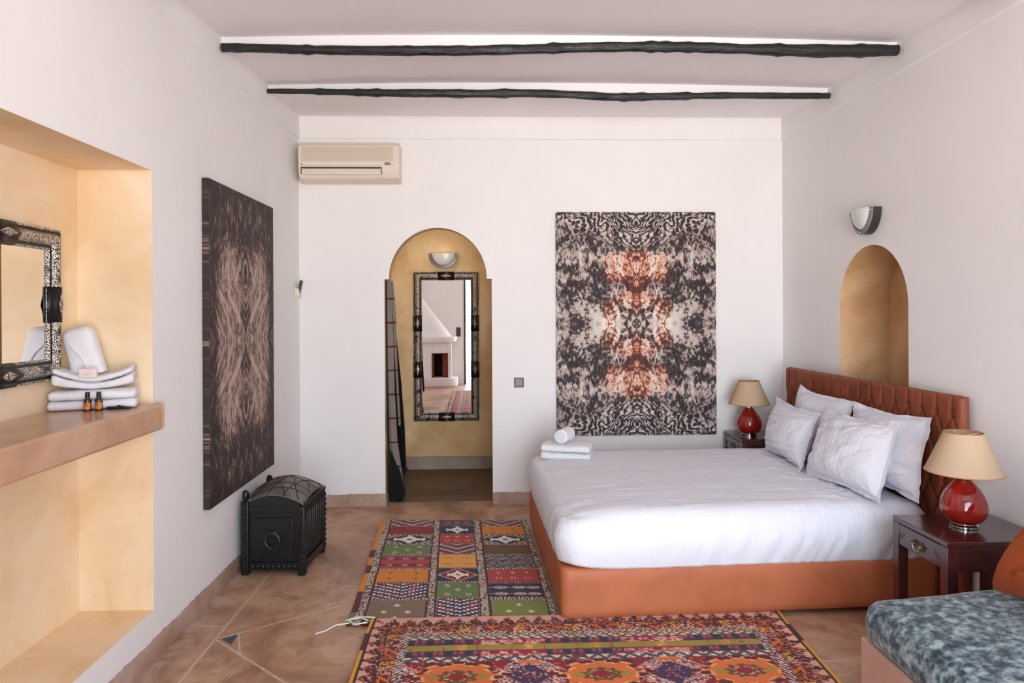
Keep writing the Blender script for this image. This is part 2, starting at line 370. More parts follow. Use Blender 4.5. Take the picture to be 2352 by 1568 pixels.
# ------------------------------------------------------------------ room shell
def holed(bm, outer, holes, P):
    """planar face with holes; P maps (a,b)->3D"""
    polys = [[Vector((a, b, 0)) for a, b in outer]] + [[Vector((a, b, 0)) for a, b in h] for h in holes]
    flat = [p for q in polys for p in q]
    vs = [bm.verts.new(P(p.x, p.y)) for p in flat]
    for t in tessellate_polygon(polys):
        try: bm.faces.new([vs[i] for i in t])
        except ValueError: pass
def reveal(bm, loop, P, Q, back=True, open_ends=False):
    a = [bm.verts.new(P(*p)) for p in loop]; b = [bm.verts.new(Q(*p)) for p in loop]
    n = len(loop)
    for i in range(n - (1 if open_ends else 0)): j = (i + 1) % n; bm.faces.new((a[i], a[j], b[j], b[i]))
    if back: bm.faces.new(b)
def arch(x0, x1, spring, n=40, bottom=None, top=None):
    cx, r = (x0 + x1) / 2, (x1 - x0) / 2; h = (top - spring) if top else r
    return [(cx + r * math.cos(PI * i / n), spring + h * math.sin(PI * i / n)) for i in range(n + 1)]

Z0 = 0.0
bm = bmesh.new(); box(bm, XL - 0.6, XR + 0.6, YR - 0.3, YB + 0.002, -0.12, 0.0); box(bm, -1.2, 0.4, YB + 0.002, 7.1, -0.12, 0.0)
struct('floor', bm, M['floor'], smooth=None)

# ceiling: shallow slopes stepping down at every log
beams = [4.67, 3.86, 3.05, 2.24, 1.43, 0.62, -0.19]
prof = [(YB + 0.02, 3.066)]
for b in beams: prof += [(b + 0.03, 3.024), (b + 0.012, 3.018), (b + 0.004, 3.022), (b, 3.058)]
prof += [(YR - 0.02, 3.01)]
bm = bmesh.new(); lo = [[bm.verts.new((x, y, z + (.026 * (1 - ((x - .43)/1.95)**2) if z > 3.05 and y < YB else 0))) for y, z in prof] for x in np.linspace(XL - 0.02, XR + 0.02, 21)]
hi = [[bm.verts.new((x, y, 3.3)) for y, z in prof] for x in (XL - 0.02, XR + 0.02)]
for a, b in zip(lo, lo[1:]):
    for i in range(len(prof) - 1): bm.faces.new((a[i], a[i+1], b[i+1], b[i]))
for i in range(len(prof) - 1): bm.faces.new((hi[0][i], hi[0][i+1], hi[1][i+1], hi[1][i]))
struct('ceiling', bm, M['ceil'], smooth=None)

# left wall with the deep niche
NY0, NY1, NZ0, NZ1, NX = 1.15, 3.08, 0.22, 2.16, -1.81
rect = [(NY0, NZ0), (NY1, NZ0), (NY1, NZ1), (NY0, NZ1)]
bm = bmesh.new()
holed(bm, [(YR, 0), (YB, 0), (YB, 3.3), (YR, 3.3)], [rect], lambda y, z: (XL, y, z))
struct('wall_left', bm, M['wall'], smooth=None)
bm = bmesh.new(); reveal(bm, rect, lambda y, z: (XL, y, z), lambda y, z: (NX, y, z))
struct('wall_left', bm, M['niche'], smooth=None)
# right wall with the arched niche
RY0, RY1, RZ0 = 3.781, 4.532, 0.72
rarch = [(RY0, RZ0), (RY1, RZ0)] + [(y, z) for y, z in arch(RY0, RY1, 1.55, top=1.925)]
bm = bmesh.new(); holed(bm, [(YR, 0), (YB, 0), (YB, 3.3), (YR, 3.3)], [rarch], lambda y, z: (XR, y, z))
struct('wall_right', bm, M['wall'], smooth=None)
bm = bmesh.new(); reveal(bm, rarch, lambda y, z: (XR, y, z), lambda y, z: (XR + 0.33, y, z))
struct('wall_right', bm, M['sand'], smooth=30)
# back wall with the arched doorway
DX0, DX1, SPR = -0.825, 0.02, 1.783
darch = [(DX0, 0.0), (DX1, 0.0), (DX1, SPR)] + arch(-0.79, -0.019, SPR, top=2.188) + [(DX0, SPR)]
bm = bmesh.new(); outer = [(XL, 0.0), (DX0, 0.0), (DX0, SPR)] + arch(-0.79, -0.019, SPR, top=2.188)[::-1] + [(DX1, SPR), (DX1, 0.0), (XR, 0.0), (XR, 3.3), (XL, 3.3)]
holed(bm, outer, [], lambda x, z: (x, YB, z))
struct('wall_back', bm, M['wall'], smooth=None)
bm = bmesh.new()
lp = [(DX0, 0.0), (DX0, SPR)] + arch(-0.79, -0.019, SPR, top=2.188)[::-1] + [(DX1, SPR), (DX1, 0.0)]
reveal(bm, lp, lambda x, z: (x, YB, z), lambda x, z: (x, YB + 0.14, z), back=False, open_ends=True)
struct('wall_back', bm, M['alcove'], smooth=30)
# passage beyond the arch
AY = 6.657
bm = bmesh.new()
fl = [(-0.99, YB + 0.14), (-0.95, AY), (0.09, AY), (0.11, YB + 0.14)]
for (x0, y0), (x1, y1) in zip(fl, fl[1:]):
    vs = [bm.verts.new(p) for p in ((x0, y0, 0), (x1, y1, 0), (x1, y1, 2.7), (x0, y0, 2.7))]; bm.faces.new(vs)
vs = [bm.verts.new((x, y, 2.7)) for x, y in fl]; bm.faces.new(vs)
lp2 = [(DX0, 0.0), (DX0, SPR)] + arch(-0.79, -0.019, SPR, top=2.188)[::-1] + [(DX1, SPR), (DX1, 0.0)]
holed(bm, [(-0.99, 0.0), (DX0, 0.0), (DX0, SPR)] + arch(-0.79, -0.019, SPR, top=2.188)[::-1] + [(DX1, SPR), (DX1, 0.0), (0.11, 0.0), (0.11, 2.7), (-0.99, 2.7)], [], lambda x, z: (x, YB + 0.14, z))
struct('wall_back', bm, M['alcove'], smooth=None)
struct('baseboard_back', nb((-0.94, 0.085, AY - 0.02, AY - 0.001, 0.0015, 0.125)), M['greystep'], 0.004)
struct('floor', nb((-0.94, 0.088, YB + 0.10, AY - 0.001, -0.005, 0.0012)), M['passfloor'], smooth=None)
# rear wall with the wide glazed opening to the terrace
OX0, OX1, OZ = -0.37, 2.2, 2.72
bm = bmesh.new(); holed(bm, [(XL, 0), (OX0, 0), (OX0, OZ), (OX1, OZ), (OX1, 0), (XR, 0), (XR, 3.3), (XL, 3.3)], [], lambda x, z: (x, YR, z))
for (a, b), (c, d) in zip([(OX0, 0), (OX0, OZ), (OX1, OZ)], [(OX0, OZ), (OX1, OZ), (OX1, 0)]):
    bm.faces.new([bm.verts.new(p) for p in ((a, YR, b), (c, YR, d), (c, YR - 0.3, d), (a, YR - 0.3, b))])
holed(bm, [(XL-1, 0), (OX0, 0), (OX0, OZ), (OX1, OZ), (OX1, 0), (XR+1, 0), (XR+1, 3.3), (XL-1, 3.3)], [], lambda x, z: (x, YR - 0.3, z))
struct('wall_rear', bm, M['wall'], smooth=None)
struct('door_1', nb((OX0, OX0 + 0.038, YR - 0.05, YR + 0.01, 0.0, OZ), (OX1 - 0.045, OX1, YR - 0.05, YR + 0.01, 0, OZ), (OX0 + 0.038, OX1 - 0.045, YR - 0.05, YR + 0.01, OZ - 0.045, OZ)), M['dark'], 0.003)
struct('floor', nb((-1.5, 3.6, -2.2, YR - 0.301, -0.12, -0.02)), M['stone'], smooth=None)
struct('light_block_shell', nb((XL - 0.75, XR + 0.75, YR - 0.28, 7.3, 3.31, 3.4), (XL - 0.8, XL - 0.7, YR - 0.28, 7.3, -0.12, 3.31), (XR + 0.7, XR + 0.8, YR - 0.28, 7.3, -0.12, 3.31), (XL - 0.7, XR + 0.7, 7.2, 7.3, -0.12, 3.31)), M['wall'], smooth=None)  # unseen shell added around the room to keep sky light from leaking in

# baseboards in the floor's cement, rough top edge
def rough_strip(name, p0, p1, nrm, h=0.095, th=0.010, skip=()):
    bm = bmesh.new(); L = (Vector(p1) - Vector(p0)).length; n = int(L / 0.02)
    a = Vector((p0[0], p0[1], 0)); d = (Vector((p1[0], p1[1], 0)) - a) / n; nv = Vector((nrm[0], nrm[1], 0))
    prev = None
    for i in range(n + 1):
        q = a + d * i; hh = h + random.uniform(-0.004, 0.004) + 0.002 * math.sin(i * 0.31); t2 = th * random.uniform(0.8, 1.1)
        cur = [bm.verts.new(q + nv * 0.0005), bm.verts.new(q + nv * t2), bm.verts.new(q + nv * t2 * 0.8 + Vector((0, 0, hh - 0.006))), bm.verts.new(q + nv * 0.0005 + Vector((0, 0, hh)))]
        if prev:
            for k in range(3): bm.faces.new((prev[k], prev[k+1], cur[k+1], cur[k]))
        prev = cur
    return struct(name, bm, M['base'], smooth=60)
rough_strip('baseboard_left', (XL, YR), (XL, YB), (1, 0))
rough_strip('baseboard_back', (XL, YB), (DX0, YB), (0, -1), th=0.016)
rough_strip('baseboard_back', (DX1, YB), (XR, YB), (0, -1), th=0.016)
rough_strip('baseboard_right', (XR, YR), (XR, YB), (-1, 0))
# thicker plaster band under the ceiling
def band(name, pts):
    bm = bmesh.new(); rows = [[bm.verts.new(p) for p in r] for r in pts]
    for a, b in zip(rows, rows[1:]):
        for i in range(len(a) - 1): bm.faces.new((a[i], a[i+1], b[i+1], b[i]))
    return struct(name, bm, M['wall'], smooth=None)
zb = 2.888
band('trim_1', [[(XL + o, y, z) for o, z in ((0.0005, zb - 0.008), (0.011, zb), (0.006, 3.12))] for y in (YR, YB)])
band('trim_2', [[(XR - o, y, z) for o, z in ((0.0005, zb - 0.008), (0.011, zb), (0.006, 3.12))] for y in (YR, YB)])
band('trim_3', [[(x, YB - o, z) for o, z in ((0.0005, zb - 0.003), (0.008, zb), (0.004, 3.12))] for x in (XL, XR)])

# ------------------------------------------------------------------ ceiling logs
def log(name, label, Y, zs, r, x0, x1):
    zs = sorted(zs); X = np.linspace(x0, x1, 90)
    Z = np.interp(X, [a for a, b in zs], [b for a, b in zs]); Z = np.convolve(np.pad(Z, 3, 'edge'), np.ones(7) / 7, 'valid')
    R = np.interp(X, [a for a, b in r], [b for a, b in r])
    bm = bmesh.new(); random.seed(int(Y * 100)); kn = [random.randint(5, 84) for _ in range(7)]
    R = [ri * (1 + 0.05 * math.sin(i * 0.9) + (0.2 if i in kn else 0) + random.uniform(-0.04, 0.04)) for i, ri in enumerate(R)]
    yy = [Y - 0.026 + 0.010 * math.sin(x * 2.1) for x in X]
    tube(bm, list(zip(X, yy, Z)), R, 14, jitter=0.05)
    o = obj(name, bm, M['log'], smooth=50)
    tag(o, label, 'beam', None); return o
log('ceiling_log', 'thick crooked black log beam on the ceiling, the one nearer the camera', 3.86,
    [(-1.46, 2.99), (-1.26, 2.989), (-1.02, 2.978), (-.66, 2.976), (-.42, 2.978), (-.05, 2.985), (.19, 2.995), (.56, 3.012), (.94, 3.018), (1.18, 3.015), (1.43, 3.006), (1.81, 2.994), (2.07, 2.995), (2.32, 3.0)],
    [(-1.46, .024), (-1.0, .024), (-.4, .028), (.4, .027), (.9, .028), (1.4, .028), (1.9, .036), (2.3, .032)], -1.465, 2.325)
log('ceiling_log', 'thin wavy black log beam on the ceiling closest to the back wall', 4.67,
    [(-1.46, 3.01), (-1.09, 3.005), (-.8, 2.999), (-.36, 2.999), (0, 2.999), (.23, 3.008), (.53, 3.002), (.87, 2.982), (1.13, 2.988), (1.58, 2.996), (2.04, 2.993), (2.33, 2.995)],
    [(-1.46, .016), (-1.0, .021), (-.4, .028), (.2, .028), (.6, .027), (1.0, .027), (1.5, .022), (2.33, .021)], -1.475, 2.34)

log('ceiling_log', 'black log beam at the top edge, nearest of all to the viewer', 3.05,
    [(-1.46, 2.985), (-.6, 2.995), (.3, 3.0), (1.2, 3.005), (2.32, 2.99)], [(-1.46, .030), (-.5, .028), (.6, .026), (1.5, .030), (2.33, .034)], -1.47, 2.33)
# ------------------------------------------------------------------ plaster shelf in the niche
bm = bmesh.new(); box(bm, NX + 0.001, -1.445, NY0 + 0.001, NY1 - 0.001, 1.016, 1.133)
box(bm, XL + 0.0008, -1.445, NY1 - 0.001, NY1 + 0.022, 1.016, 1.133)
o = obj('plaster_shelf', bm, M['counter']); bv = o.modifiers.new('b', 'BEVEL'); bv.width = 0.012; bv.segments = 3
tag(o, 'thick rosy tan plaster shelf crossing the deep ochre wall niche', 'shelf')

# ------------------------------------------------------------------ canvases
def canvas(name, label, cx, cy, cz, w, h, th, ax, mat_, rz=0):
    bm = bmesh.new()
    if ax == 0: box(bm, -w/2, w/2, -th/2, th/2, -h/2, h/2)
    else: box(bm, -th/2, th/2, -w/2, w/2, -h/2, h/2)
    o = obj(name, bm, mat_, bevel=0.003); o.location = (cx, cy, cz); tag(o, label, 'painting'); return o
canvas('canvas_print', 'large unframed canvas with symmetric black, cream and orange pattern beyond the bed', 1.166, 5.414, 1.423, 1.274, 1.768, 0.030, 0, m_art('orange_bark_print', 1.28, 1.77, 0, True))
canvas('canvas_print', 'tall dark brown symmetric canvas hung above the black chest', -1.469, 4.135, 1.369, 1.062, 1.722, 0.036, 1, m_art('dark_bark_print', 1.06, 1.72, 1, False))

# ------------------------------------------------------------------ framed mirrors (local: x width, z height, faces -y)
R = math.radians
def framed_mirror(name, label, w, h, fw, th, loc, rz, npx, npz, plen):
    t = thing(name, label, 'mirror', loc, rz)
    iw, ih = w/2 - fw, h/2 - fw
    def ringbm(prof):
        bm = bmesh.new(); loops = []
        for o, d in prof:
            a, b = w/2 - o, h/2 - o
            loops.append([bm.verts.new(p) for p in ((-a, -d, -b), (a, -d, -b), (a, -d, b), (-a, -d, b))])
        for p, q in zip(loops, loops[1:]):
            for k in range(4): bm.faces.new((p[k], p[(k+1) % 4], q[(k+1) % 4], q[k]))
        return bm
    P = [(0, 0), (0, th*0.5), (fw*0.10, th*0.62), (fw*0.18, th*0.5), (fw*0.22, th*0.52), (fw*0.35, th*0.85), (fw*0.5, th), (fw*0.65, th*0.85), (fw*0.76, th*0.55), (fw*0.82, th*0.5), (fw*0.9, th*0.55), (fw, th*0.3), (fw, 0)]
    fr_ = obj('frame', ringbm(P), M['emb'], t, smooth=25); fr_.data.materials.append(M['patch'])
    for pg in fr_.data.polygons: pg.material_index = 1 if (pg.index // 4) in (2, 3, 8, 9, 11) else 0
    obj('mirror_glass', nb((-iw - 0.002, iw + 0.002, -th*0.3, -0.001, -ih - 0.002, ih + 0.002)), M['mirror'], t, smooth=None)
    def saddle(c, horiz):
        bm = bmesh.new(); L = plen / 2; off = 0.0035
        rows = []
        for s in (-L, L):
            row = []
            for o, d in P[1:-1]:
                k = w/2 - o if not horiz else h/2 - o
                row.append((k, d + off, s))
            rows.append(row)
        vv = []
        for row in rows:
            r = []
            for k, d, s in row:
                sg = 1 if c[2] > 0 else -1
                r.append(bm.verts.new((c[0] + s, -d, sg * k) if horiz else (sg * k, -d, c[1] + s)))
            vv.append(r)
        for i in range(len(vv[0]) - 1): bm.faces.new((vv[0][i], vv[0][i+1], vv[1][i+1], vv[1][i]))
        p = obj('leather_patch', bm, M['patch'], t, smooth=25)
        sm = p.modifiers.new('s', 'SOLIDIFY'); sm.thickness = 0.003; sm.offset = 0
        # silver diamond on the patch
        bm = bmesh.new(); r = plen * 0.36; q = fw * 0.2; sg = 1 if c[2] > 0 else -1; mid = (h/2 if horiz else w/2) - fw*0.5
        for dd in (0.0,):
            pts = [(-r, 0), (0, -q), (r, 0), (0, q)]
            if horiz: vs = [bm.verts.new((c[0] + a, -th - 0.0045, sg*mid + b)) for a, b in pts]; top = bm.verts.new((c[0], -th - 0.009, sg*mid))
            else: vs = [bm.verts.new((sg*mid + b, -th - 0.0045, c[1] + a)) for a, b in pts]; top = bm.verts.new((sg*mid, -th - 0.009, c[1]))
            bm.faces.new(vs)
            for k in range(4): bm.faces.new((vs[k], vs[(k+1) % 4], top))
        obj('silver_diamond', bm, M['emb2'], p, smooth=None)
    for sgn in (1, -1):
        for k in range(npx): saddle(((((k + 1) / (npx + 1)) - 0.5) * w if npx > 1 else 0, 0, sgn), True)
        for k in range(npz): saddle((0, (((k + 1) / (npz + 1)) - 0.5) * h * (0.93 if npz > 1 else 1) if npz > 1 else 0, sgn), False)
    return t
t_ = NT('silver_filigree'); v_ = t_.coord(); a_ = t_.voro(v_, 160); k_ = t_.smooth(a_.outputs[0], 0.6, 0.4)
t_.set(t_.mix(k_, rgb(60, 54, 50), rgb(220, 212, 200)), 0.3, t_.math('MULTIPLY', k_, 0.8)); M['emb2'] = t_.m
framed_mirror('framed_mirror', 'tall narrow mirror in an embossed silver and black frame inside the arched passage', 0.632, 1.44, 0.081, 0.035, (-0.416, AY - 0.0055, 1.188), R(.6), 1, 2, 0.155)
framed_mirror('framed_mirror', 'wide mirror in an embossed silver and black frame above the plaster shelf', 1.12, 0.615, 0.088, 0.045, (NX + 0.0285, 2.36, 1.567), PI/2 + R(2.8), 2, 1, 0.145)

# ------------------------------------------------------------------ wall sconces (local: back on y=0, faces -y)
def sconce(label, loc, rz, r=0.138, h=0.143):
    t = thing('wall_sconce', label, 'lamp', loc, rz)
    def bowl(rr, hh, dp, y0, cap=False):
        bm = bmesh.new(); n, m = 28, 10; rows = []
        for j in range(m + 1):
            b = PI/2 * j / m
            row = []
            for i in range(n + 1):
                a = PI * i / n
                x = rr * math.cos(a) * math.cos(b); z = -hh * math.sin(a) * math.cos(b); y = y0 - dp * math.sin(b)
                row.append(bm.verts.new((x, y, z)))
            rows.append(row)
        for p, q in zip(rows, rows[1:]):
            for i in range(n): bm.faces.new((p[i], p[i+1], q[i+1], q[i]))
        bmesh.ops.remove_doubles(bm, verts=bm.verts, dist=1e-5)
        return bm
    # flat half-round dark plate, deep
    def plate(rr, hh, y0, y1, inner=None):
        bm = bmesh.new(); n = 32
        pts = [(rr * math.cos(PI*i/n), -hh * math.sin(PI*i/n)) for i in range(n+1)]
        a = [bm.verts.new((x, y0, z)) for x, z in pts]; b = [bm.verts.new((x, y1, z)) for x, z in pts]
        for i in range(n): bm.faces.new((a[i], a[i+1], b[i+1], b[i]))
        bm.faces.new(a); bm.faces.new(b); bm.faces.new((a[0], a[-1], b[-1], b[0])); return bm
    obj('back_plate', plate(r, h, -0.001, -0.055), M['dark'], t, bevel=0.002)
    bm = bmesh.new(); n = 32
    for rr, hh in ((r*1.0, h*1.0),):
        L = []
        for k, (s, y) in enumerate(((1.0, -0.055), (1.0, -0.062), (0.84, -0.068), (0.84, -0.055))):
            L.append([bm.verts.new((rr*s*math.cos(PI*i/n), y, -hh*s*math.sin(PI*i/n) - (0.0 if s == 1 else 0.006*math.sin(PI*i/n)*0))) for i in range(n+1)])
        for p, q in zip(L, L[1:]):
            for i in range(n): bm.faces.new((p[i], p[i+1], q[i+1], q[i]))
    obj('chrome_rim', bm, M['chrome2'], t)
    obj('glass_shade', bowl(r*0.82, h*0.82, 0.04, -0.056), M['glass'], t, smooth=80)
    for a in (0.12, PI/2, PI - 0.12):
        bm = bmesh.new(); lathe(bm, [(0.005, -0.0605), (0.005, -0.071), (0.003, -0.074)], 10, (r*0.93*math.cos(a), 0, -h*0.93*math.sin(a)), 'y'); obj('clip', bm, M['chrome'], t)
    return t
M['chrome2'] = simple('satin_grey_metal', rgb(150, 150, 150), 0.35, 0.6, var=0.03)
sconce('half-round glass wall light above the mirror inside the arched passage', (-0.437, AY, 2.083), 0)
sconce('half-round wall light above the arched niche behind the headboard', (XR, 4.157, 2.145), -PI/2, 0.125, 0.155)

# ------------------------------------------------------------------ air conditioner
t = thing('air_conditioner', 'cream split air conditioner mounted high in the corner under the ceiling', 'air conditioner', (-1.06, YB, 2.672))
W2 = 0.38
bm = bmesh.new(); pr = [(-0.004, -0.145), (-0.10, -0.145), (-0.165, -0.125), (-0.195, -0.085), (-0.205, -0.02), (-0.208, 0.06), (-0.200, 0.115), (-0.17, 0.14), (-0.004, 0.145)]
ra = [bm.verts.new((-W2, y, z)) for y, z in pr]; rb = [bm.verts.new((W2, y, z)) for y, z in pr]
for i in range(len(pr)): j = (i+1) % len(pr); bm.faces.new((ra[i], ra[j], rb[j], rb[i]))
bm.faces.new(ra); bm.faces.new(rb); obj('casing', bm, M['ac'], t, bevel=0.010)
g = obj('intake_grille', nb((-W2 + 0.022, W2 - 0.035, -0.2125, -0.200, -0.038, 0.108)), M['ac'], t, bevel=0.003)
bm = bmesh.new()
for k in range(15): z = -0.006 + k * 0.0073; box(bm, -W2 + 0.03, W2 - 0.045, -0.2145, -0.2124, z, z + 0.0036)
obj('slat_lines', bm, M['acline'], g)
obj('air_gap', nb((-W2 + 0.022, 0.245, -0.2075, -0.20, -0.058, -0.049)), M['acdark'], t)
bm = nb((-W2 + 0.03, 0.245, -0.204, -0.188, -0.106, -0.060)); bmesh.ops.rotate(bm, verts=bm.verts, cent=(0, -0.2, -0.06), matrix=Matrix.Rotation(-0.25, 3, 'X')); obj('louvre_flap', bm, M['ac'], t, bevel=0.004)
for bx in ((0.247, 0.2495, -0.2075, -0.19, -0.10, -0.05), (-W2 + 0.024, -W2 + 0.0265, -0.206, -0.19, -0.10, -0.058)): obj('flap_seam', nb(bx), M['acdark'], t)
bm = bmesh.new(); lathe(bm, [(0.024, -0.2125), (0.024, -0.2148), (0.019, -0.2148), (0.019, -0.2135)], 30, (0, 0, 0), 'y', capb=False)
bmesh.ops.scale(bm, vec=(1, 1, 0.42), verts=bm.verts); bmesh.ops.translate(bm, vec=(0.295, 0, -0.024), verts=bm.verts); bd = obj('badge', bm, M['dark'], t)
bm = bmesh.new(); lathe(bm, [(0.019, -0.2126), (0.019, -0.2138)], 24, (0, 0, 0), 'y'); bmesh.ops.scale(bm, vec=(1, 1, 0.42), verts=bm.verts); bmesh.ops.translate(bm, vec=(0.295, 0, -0.024), verts=bm.verts)
obj('badge_face', bm, M['chrome2'], bd)
obj('indicator', nb((-W2 + 0.028, -W2 + 0.035, -0.2135, -0.2120, -0.033, -0.022)), M['dark'], t, bevel=0.001)

# ------------------------------------------------------------------ switch plate, remote in its holder
t = thing('switch_plate', 'small square bronze switch plate between the arched doorway and the orange-centred canvas', 'switch', (0.2315, YB, 0.962))
obj('plate', nb((-0.038, 0.038, -0.009, -0.0005, -0.038, 0.038)), M['dark'], t, bevel=0.003)
obj('rocker', nb((-0.030, 0.030, -0.0125, -0.008, -0.028, 0.030)), M['switch'], t, bevel=0.002)
t = thing('remote_holder', 'small off-white plastic holder on the wall below the air conditioner', 'holder', (XL, 5.33, 1.70))
obj('cradle', nb((0.0005, 0.006, -0.032, 0.032, -0.055, 0.055)), M['ac'], t, bevel=0.002)
obj('pocket', nb((0.006, 0.030, -0.034, -0.030, -0.055, 0.01), (0.006, 0.030, 0.030, 0.034, -0.055, 0.01), (0.030, 0.033, -0.034, 0.034, -0.055, 0.0), (0.006, 0.033, -0.034, 0.034, -0.058, -0.055)), M['ac'], t, bevel=0.001)
t = thing('remote_control', 'dark remote control standing in the small off-white wall holder', 'remote', (XL + 0.016, 5.33, 1.655)); t.rotation_euler = (0, math.radians(13), 0)
obj('remote_body', nb((-0.006, 0.010, -0.024, 0.024, -0.008, 0.12)), M['dark'], t, bevel=0.005)
obj('keypad', nb((0.0100, 0.0115, -0.018, 0.018, 0.02, 0.10)), M['switch'], t, bevel=0.0005)

# ------------------------------------------------------------------ curtain gathered in the doorway
t = thing('doorway_curtain', 'narrow grey and black curtain gathered to one side of the arched doorway', 'curtain', (0, 5.50, 0))
def ribbon(name, rows, m, y, par, th=0.004, wav=0.006, n=10):
    rows = sorted(rows); zz = np.linspace(rows[0][0], rows[-1][0], 70)
    L = np.interp(zz, [r[0] for r in rows], [r[1] for r in rows]); R = np.interp(zz, [r[0] for r in rows], [r[2] for r in rows])
    P = np.zeros((70, n, 3))
    for j in range(n):
        f = j / (n - 1)
        P[:, j, 0] = L + (R - L) * f; P[:, j, 2] = zz
        P[:, j, 1] = y + wav * np.sin(f * 6.3 + zz * 3) - 0.012 * math.sin(f * PI)
    o = gridmesh(name, P, m, par); s = o.modifiers.new('s', 'SOLIDIFY'); s.thickness = th; return o
pa = [(0.10, -.735, -.690), (0.25, -.775, -.705), (0.5, -.805, -.740), (0.9, -.812, -.757), (1.35, -.815, -.765), (1.775, -.816, -.786)]
pb = [(0.62, -.728, -.716), (0.9, -.742, -.728), (1.2, -.757, -.738), (1.5, -.768, -.748), (1.77, -.790, -.768)]
sc = 6.3 / 5.5
ribbon('lining', [(1.535 - (1.535 - z) * sc, l * sc, r * sc) for z, l, r in [(0.20, -.78, -.70), (0.3, -.78, -.672), (0.6, -.78, -.682), (0.95, -.78, -.705), (1.3, -.78, -.738), (1.7, -.80, -.765)]], M['blackcloth'], 0.8, t)
ca = ribbon('front_panel', pa, M['stripe'], -0.006, t); cb_ = ribbon('rear_panel', pb, M['stripe'], 0.004, t)
for rows, par, y in ((pa, ca, -0.006), (pb, cb_, 0.004)):
    rows = sorted(rows)
    for k in range(9):
        z = 0.30 + k * 0.19
        if z < rows[0][0] + 0.03 or z > rows[-1][0] - 0.03: continue
        l = np.interp(z, [r[0] for r in rows], [r[1] for r in rows]); r_ = np.interp(z, [r[0] for r in rows], [r[2] for r in rows])
        ribbon('cross_band', [(z - 0.006, l - 0.001, r_ + 0.001), (z + 0.006, l - 0.001, r_ + 0.001)], M['maroon'], y - 0.0045, par, 0.003)
ribbon('edge_band', [(0.28, -.812, -.798), (0.9, -.819, -.810), (1.775, -.822, -.815)], M['blackcloth'], -0.010, t, 0.003, 0.001)
ribbon('trailing_hem', [(0.02, -.80, -.69), (0.10, -.815, -.672), (0.30, -.815, -.73), (0.42, -.815, -.79)], M['blackcloth'], -0.022, t, 0.006, 0.01)
ribbon('loose_corner', [(0.005, -.86, -.80), (0.06, -.86, -.765), (0.13, -.86, -.80), (.2, -.86, -.82)], M['blackcloth'], 0.9, t, wav=.02)

# ------------------------------------------------------------------ carved chest (local origin = near left bottom corner)
t = thing('carved_chest', 'black carved wooden chest with a domed hide lid, standing below the dark canvas', 'chest', (-1.452, 4.035, 0), math.radians(-3))
CW, CD, CH = 0.375, 0.42, 0.40
obj('body', nb((0.02, CW - 0.02, 0.02, CD - 0.02, 0.035, CH)), M['black'], t, bevel=0.004)
for ix, x in enumerate((0, CW - 0.045)):
    for iy, y in enumerate((0, CD - 0.045)):
        bm = nb((x, x + 0.045, y, y + 0.045, 0, CH + (0.03 if ix == 0 else 0.0)))
        hf = CH + (0.03 if ix == 0 else 0.0)
        if ix == 0: lathe(bm, [(0.012, hf - .002), (0.018, hf + 0.012), (0.021, hf + 0.03), (0.017, hf + 0.052), (0.006, hf + 0.062)], 14, (x + 0.022, y + 0.022, 0))
        p = obj('corner_post', bm, M['black'], t, bevel=0.006)
        if iy == 0:
            bm = bmesh.new()
            for k in range(11): z = 0.05 + k * 0.032; lathe(bm, [(0.011, y + 0.001), (0.011, y - 0.004), (0.006, y - 0.009)], 10, (x + 0.022, 0, z), 'y')
            obj('stud_row', bm, M['black'], p)
        if ix == 1:
            bm = bmesh.new()
            for k in range(11): z = 0.05 + k * 0.032; lathe(bm, [(0.011, CW - 0.001), (0.011, CW + 0.004), (0.006, CW + 0.009)], 10, (0, y + 0.022, z), 'x')
            obj('stud_row', bm, M['black'], p)
obj('end_rail', nb((0.045, CW - 0.045, 0.004, 0.02, 0.365, CH)), M['black'], t, bevel=0.002)
bm = nb((0.045, CW - 0.045, 0.004, 0.02, 0.03, 0.075))
for k in range(9): lathe(bm, [(0.012, 0.005), (0.012, -0.002), (0.006, -0.006)], 10, (0.065 + k * 0.031, 0, 0.053), 'y')
obj('end_rail', bm, M['black'], t, bevel=0.002)
obj('end_panel', nb((0.07, CW - 0.07, 0.012, 0.02, 0.10, 0.33)), M['black'], t, bevel=0.008)
bm = nb((CW - 0.02, CW - 0.002, 0.045, CD - 0.045, 0.03, 0.075), (CW - 0.02, CW - 0.002, 0.045, CD - 0.045, 0.36, CH))
for k in range(8): y = 0.06 + k * 0.04; box(bm, CW - 0.021, CW - 0.008, y, y + 0.022, 0.085, 0.35)
obj('front_boards', bm, M['black'], t, bevel=0.004)
bm = bmesh.new()
for r in range(2):
    for k in range(9): lathe(bm, [(0.009, CW - 0.003), (0.009, CW + 0.003), (0.004, CW + 0.007)], 8, (0, 0.06 + k * 0.037, 0.385 - r * 0.022), 'x')
obj('front_studs', bm, M['studs'] if 'studs' in M else M['black'], t)
bm = bmesh.new(); torus(bm, (CW/2, -0.004, 0.205), 0.042, 0.0045, 'y'); obj('ring_handle', bm, M['dark'], t)
bm = bmesh.new(); lathe(bm, [(0.028, 0.012), (0.024, 0.004), (0.010, -0.002)], 16, (CW/2, 0, 0.235), 'y'); obj('handle_plate', bm, M['black'], t)
nu, nv = 40, 40; U, V = np.meshgrid(np.linspace(0, 1, nu), np.linspace(0, 1, nv), indexing='ij')
def lidz(u, v): return CH + 0.012 + 0.048 * np.sin(PI * u) ** 0.8 + 0.062 * np.sin(PI * np.clip(v, 0, 1)) ** 0.7 * (0.35 + 0.65 * np.sin(PI * u) ** 0.6)
P = np.stack([0.005 + U * (CW - 0.01), 0.01 + V * (CD - 0.02), lidz(U, V)], -1)
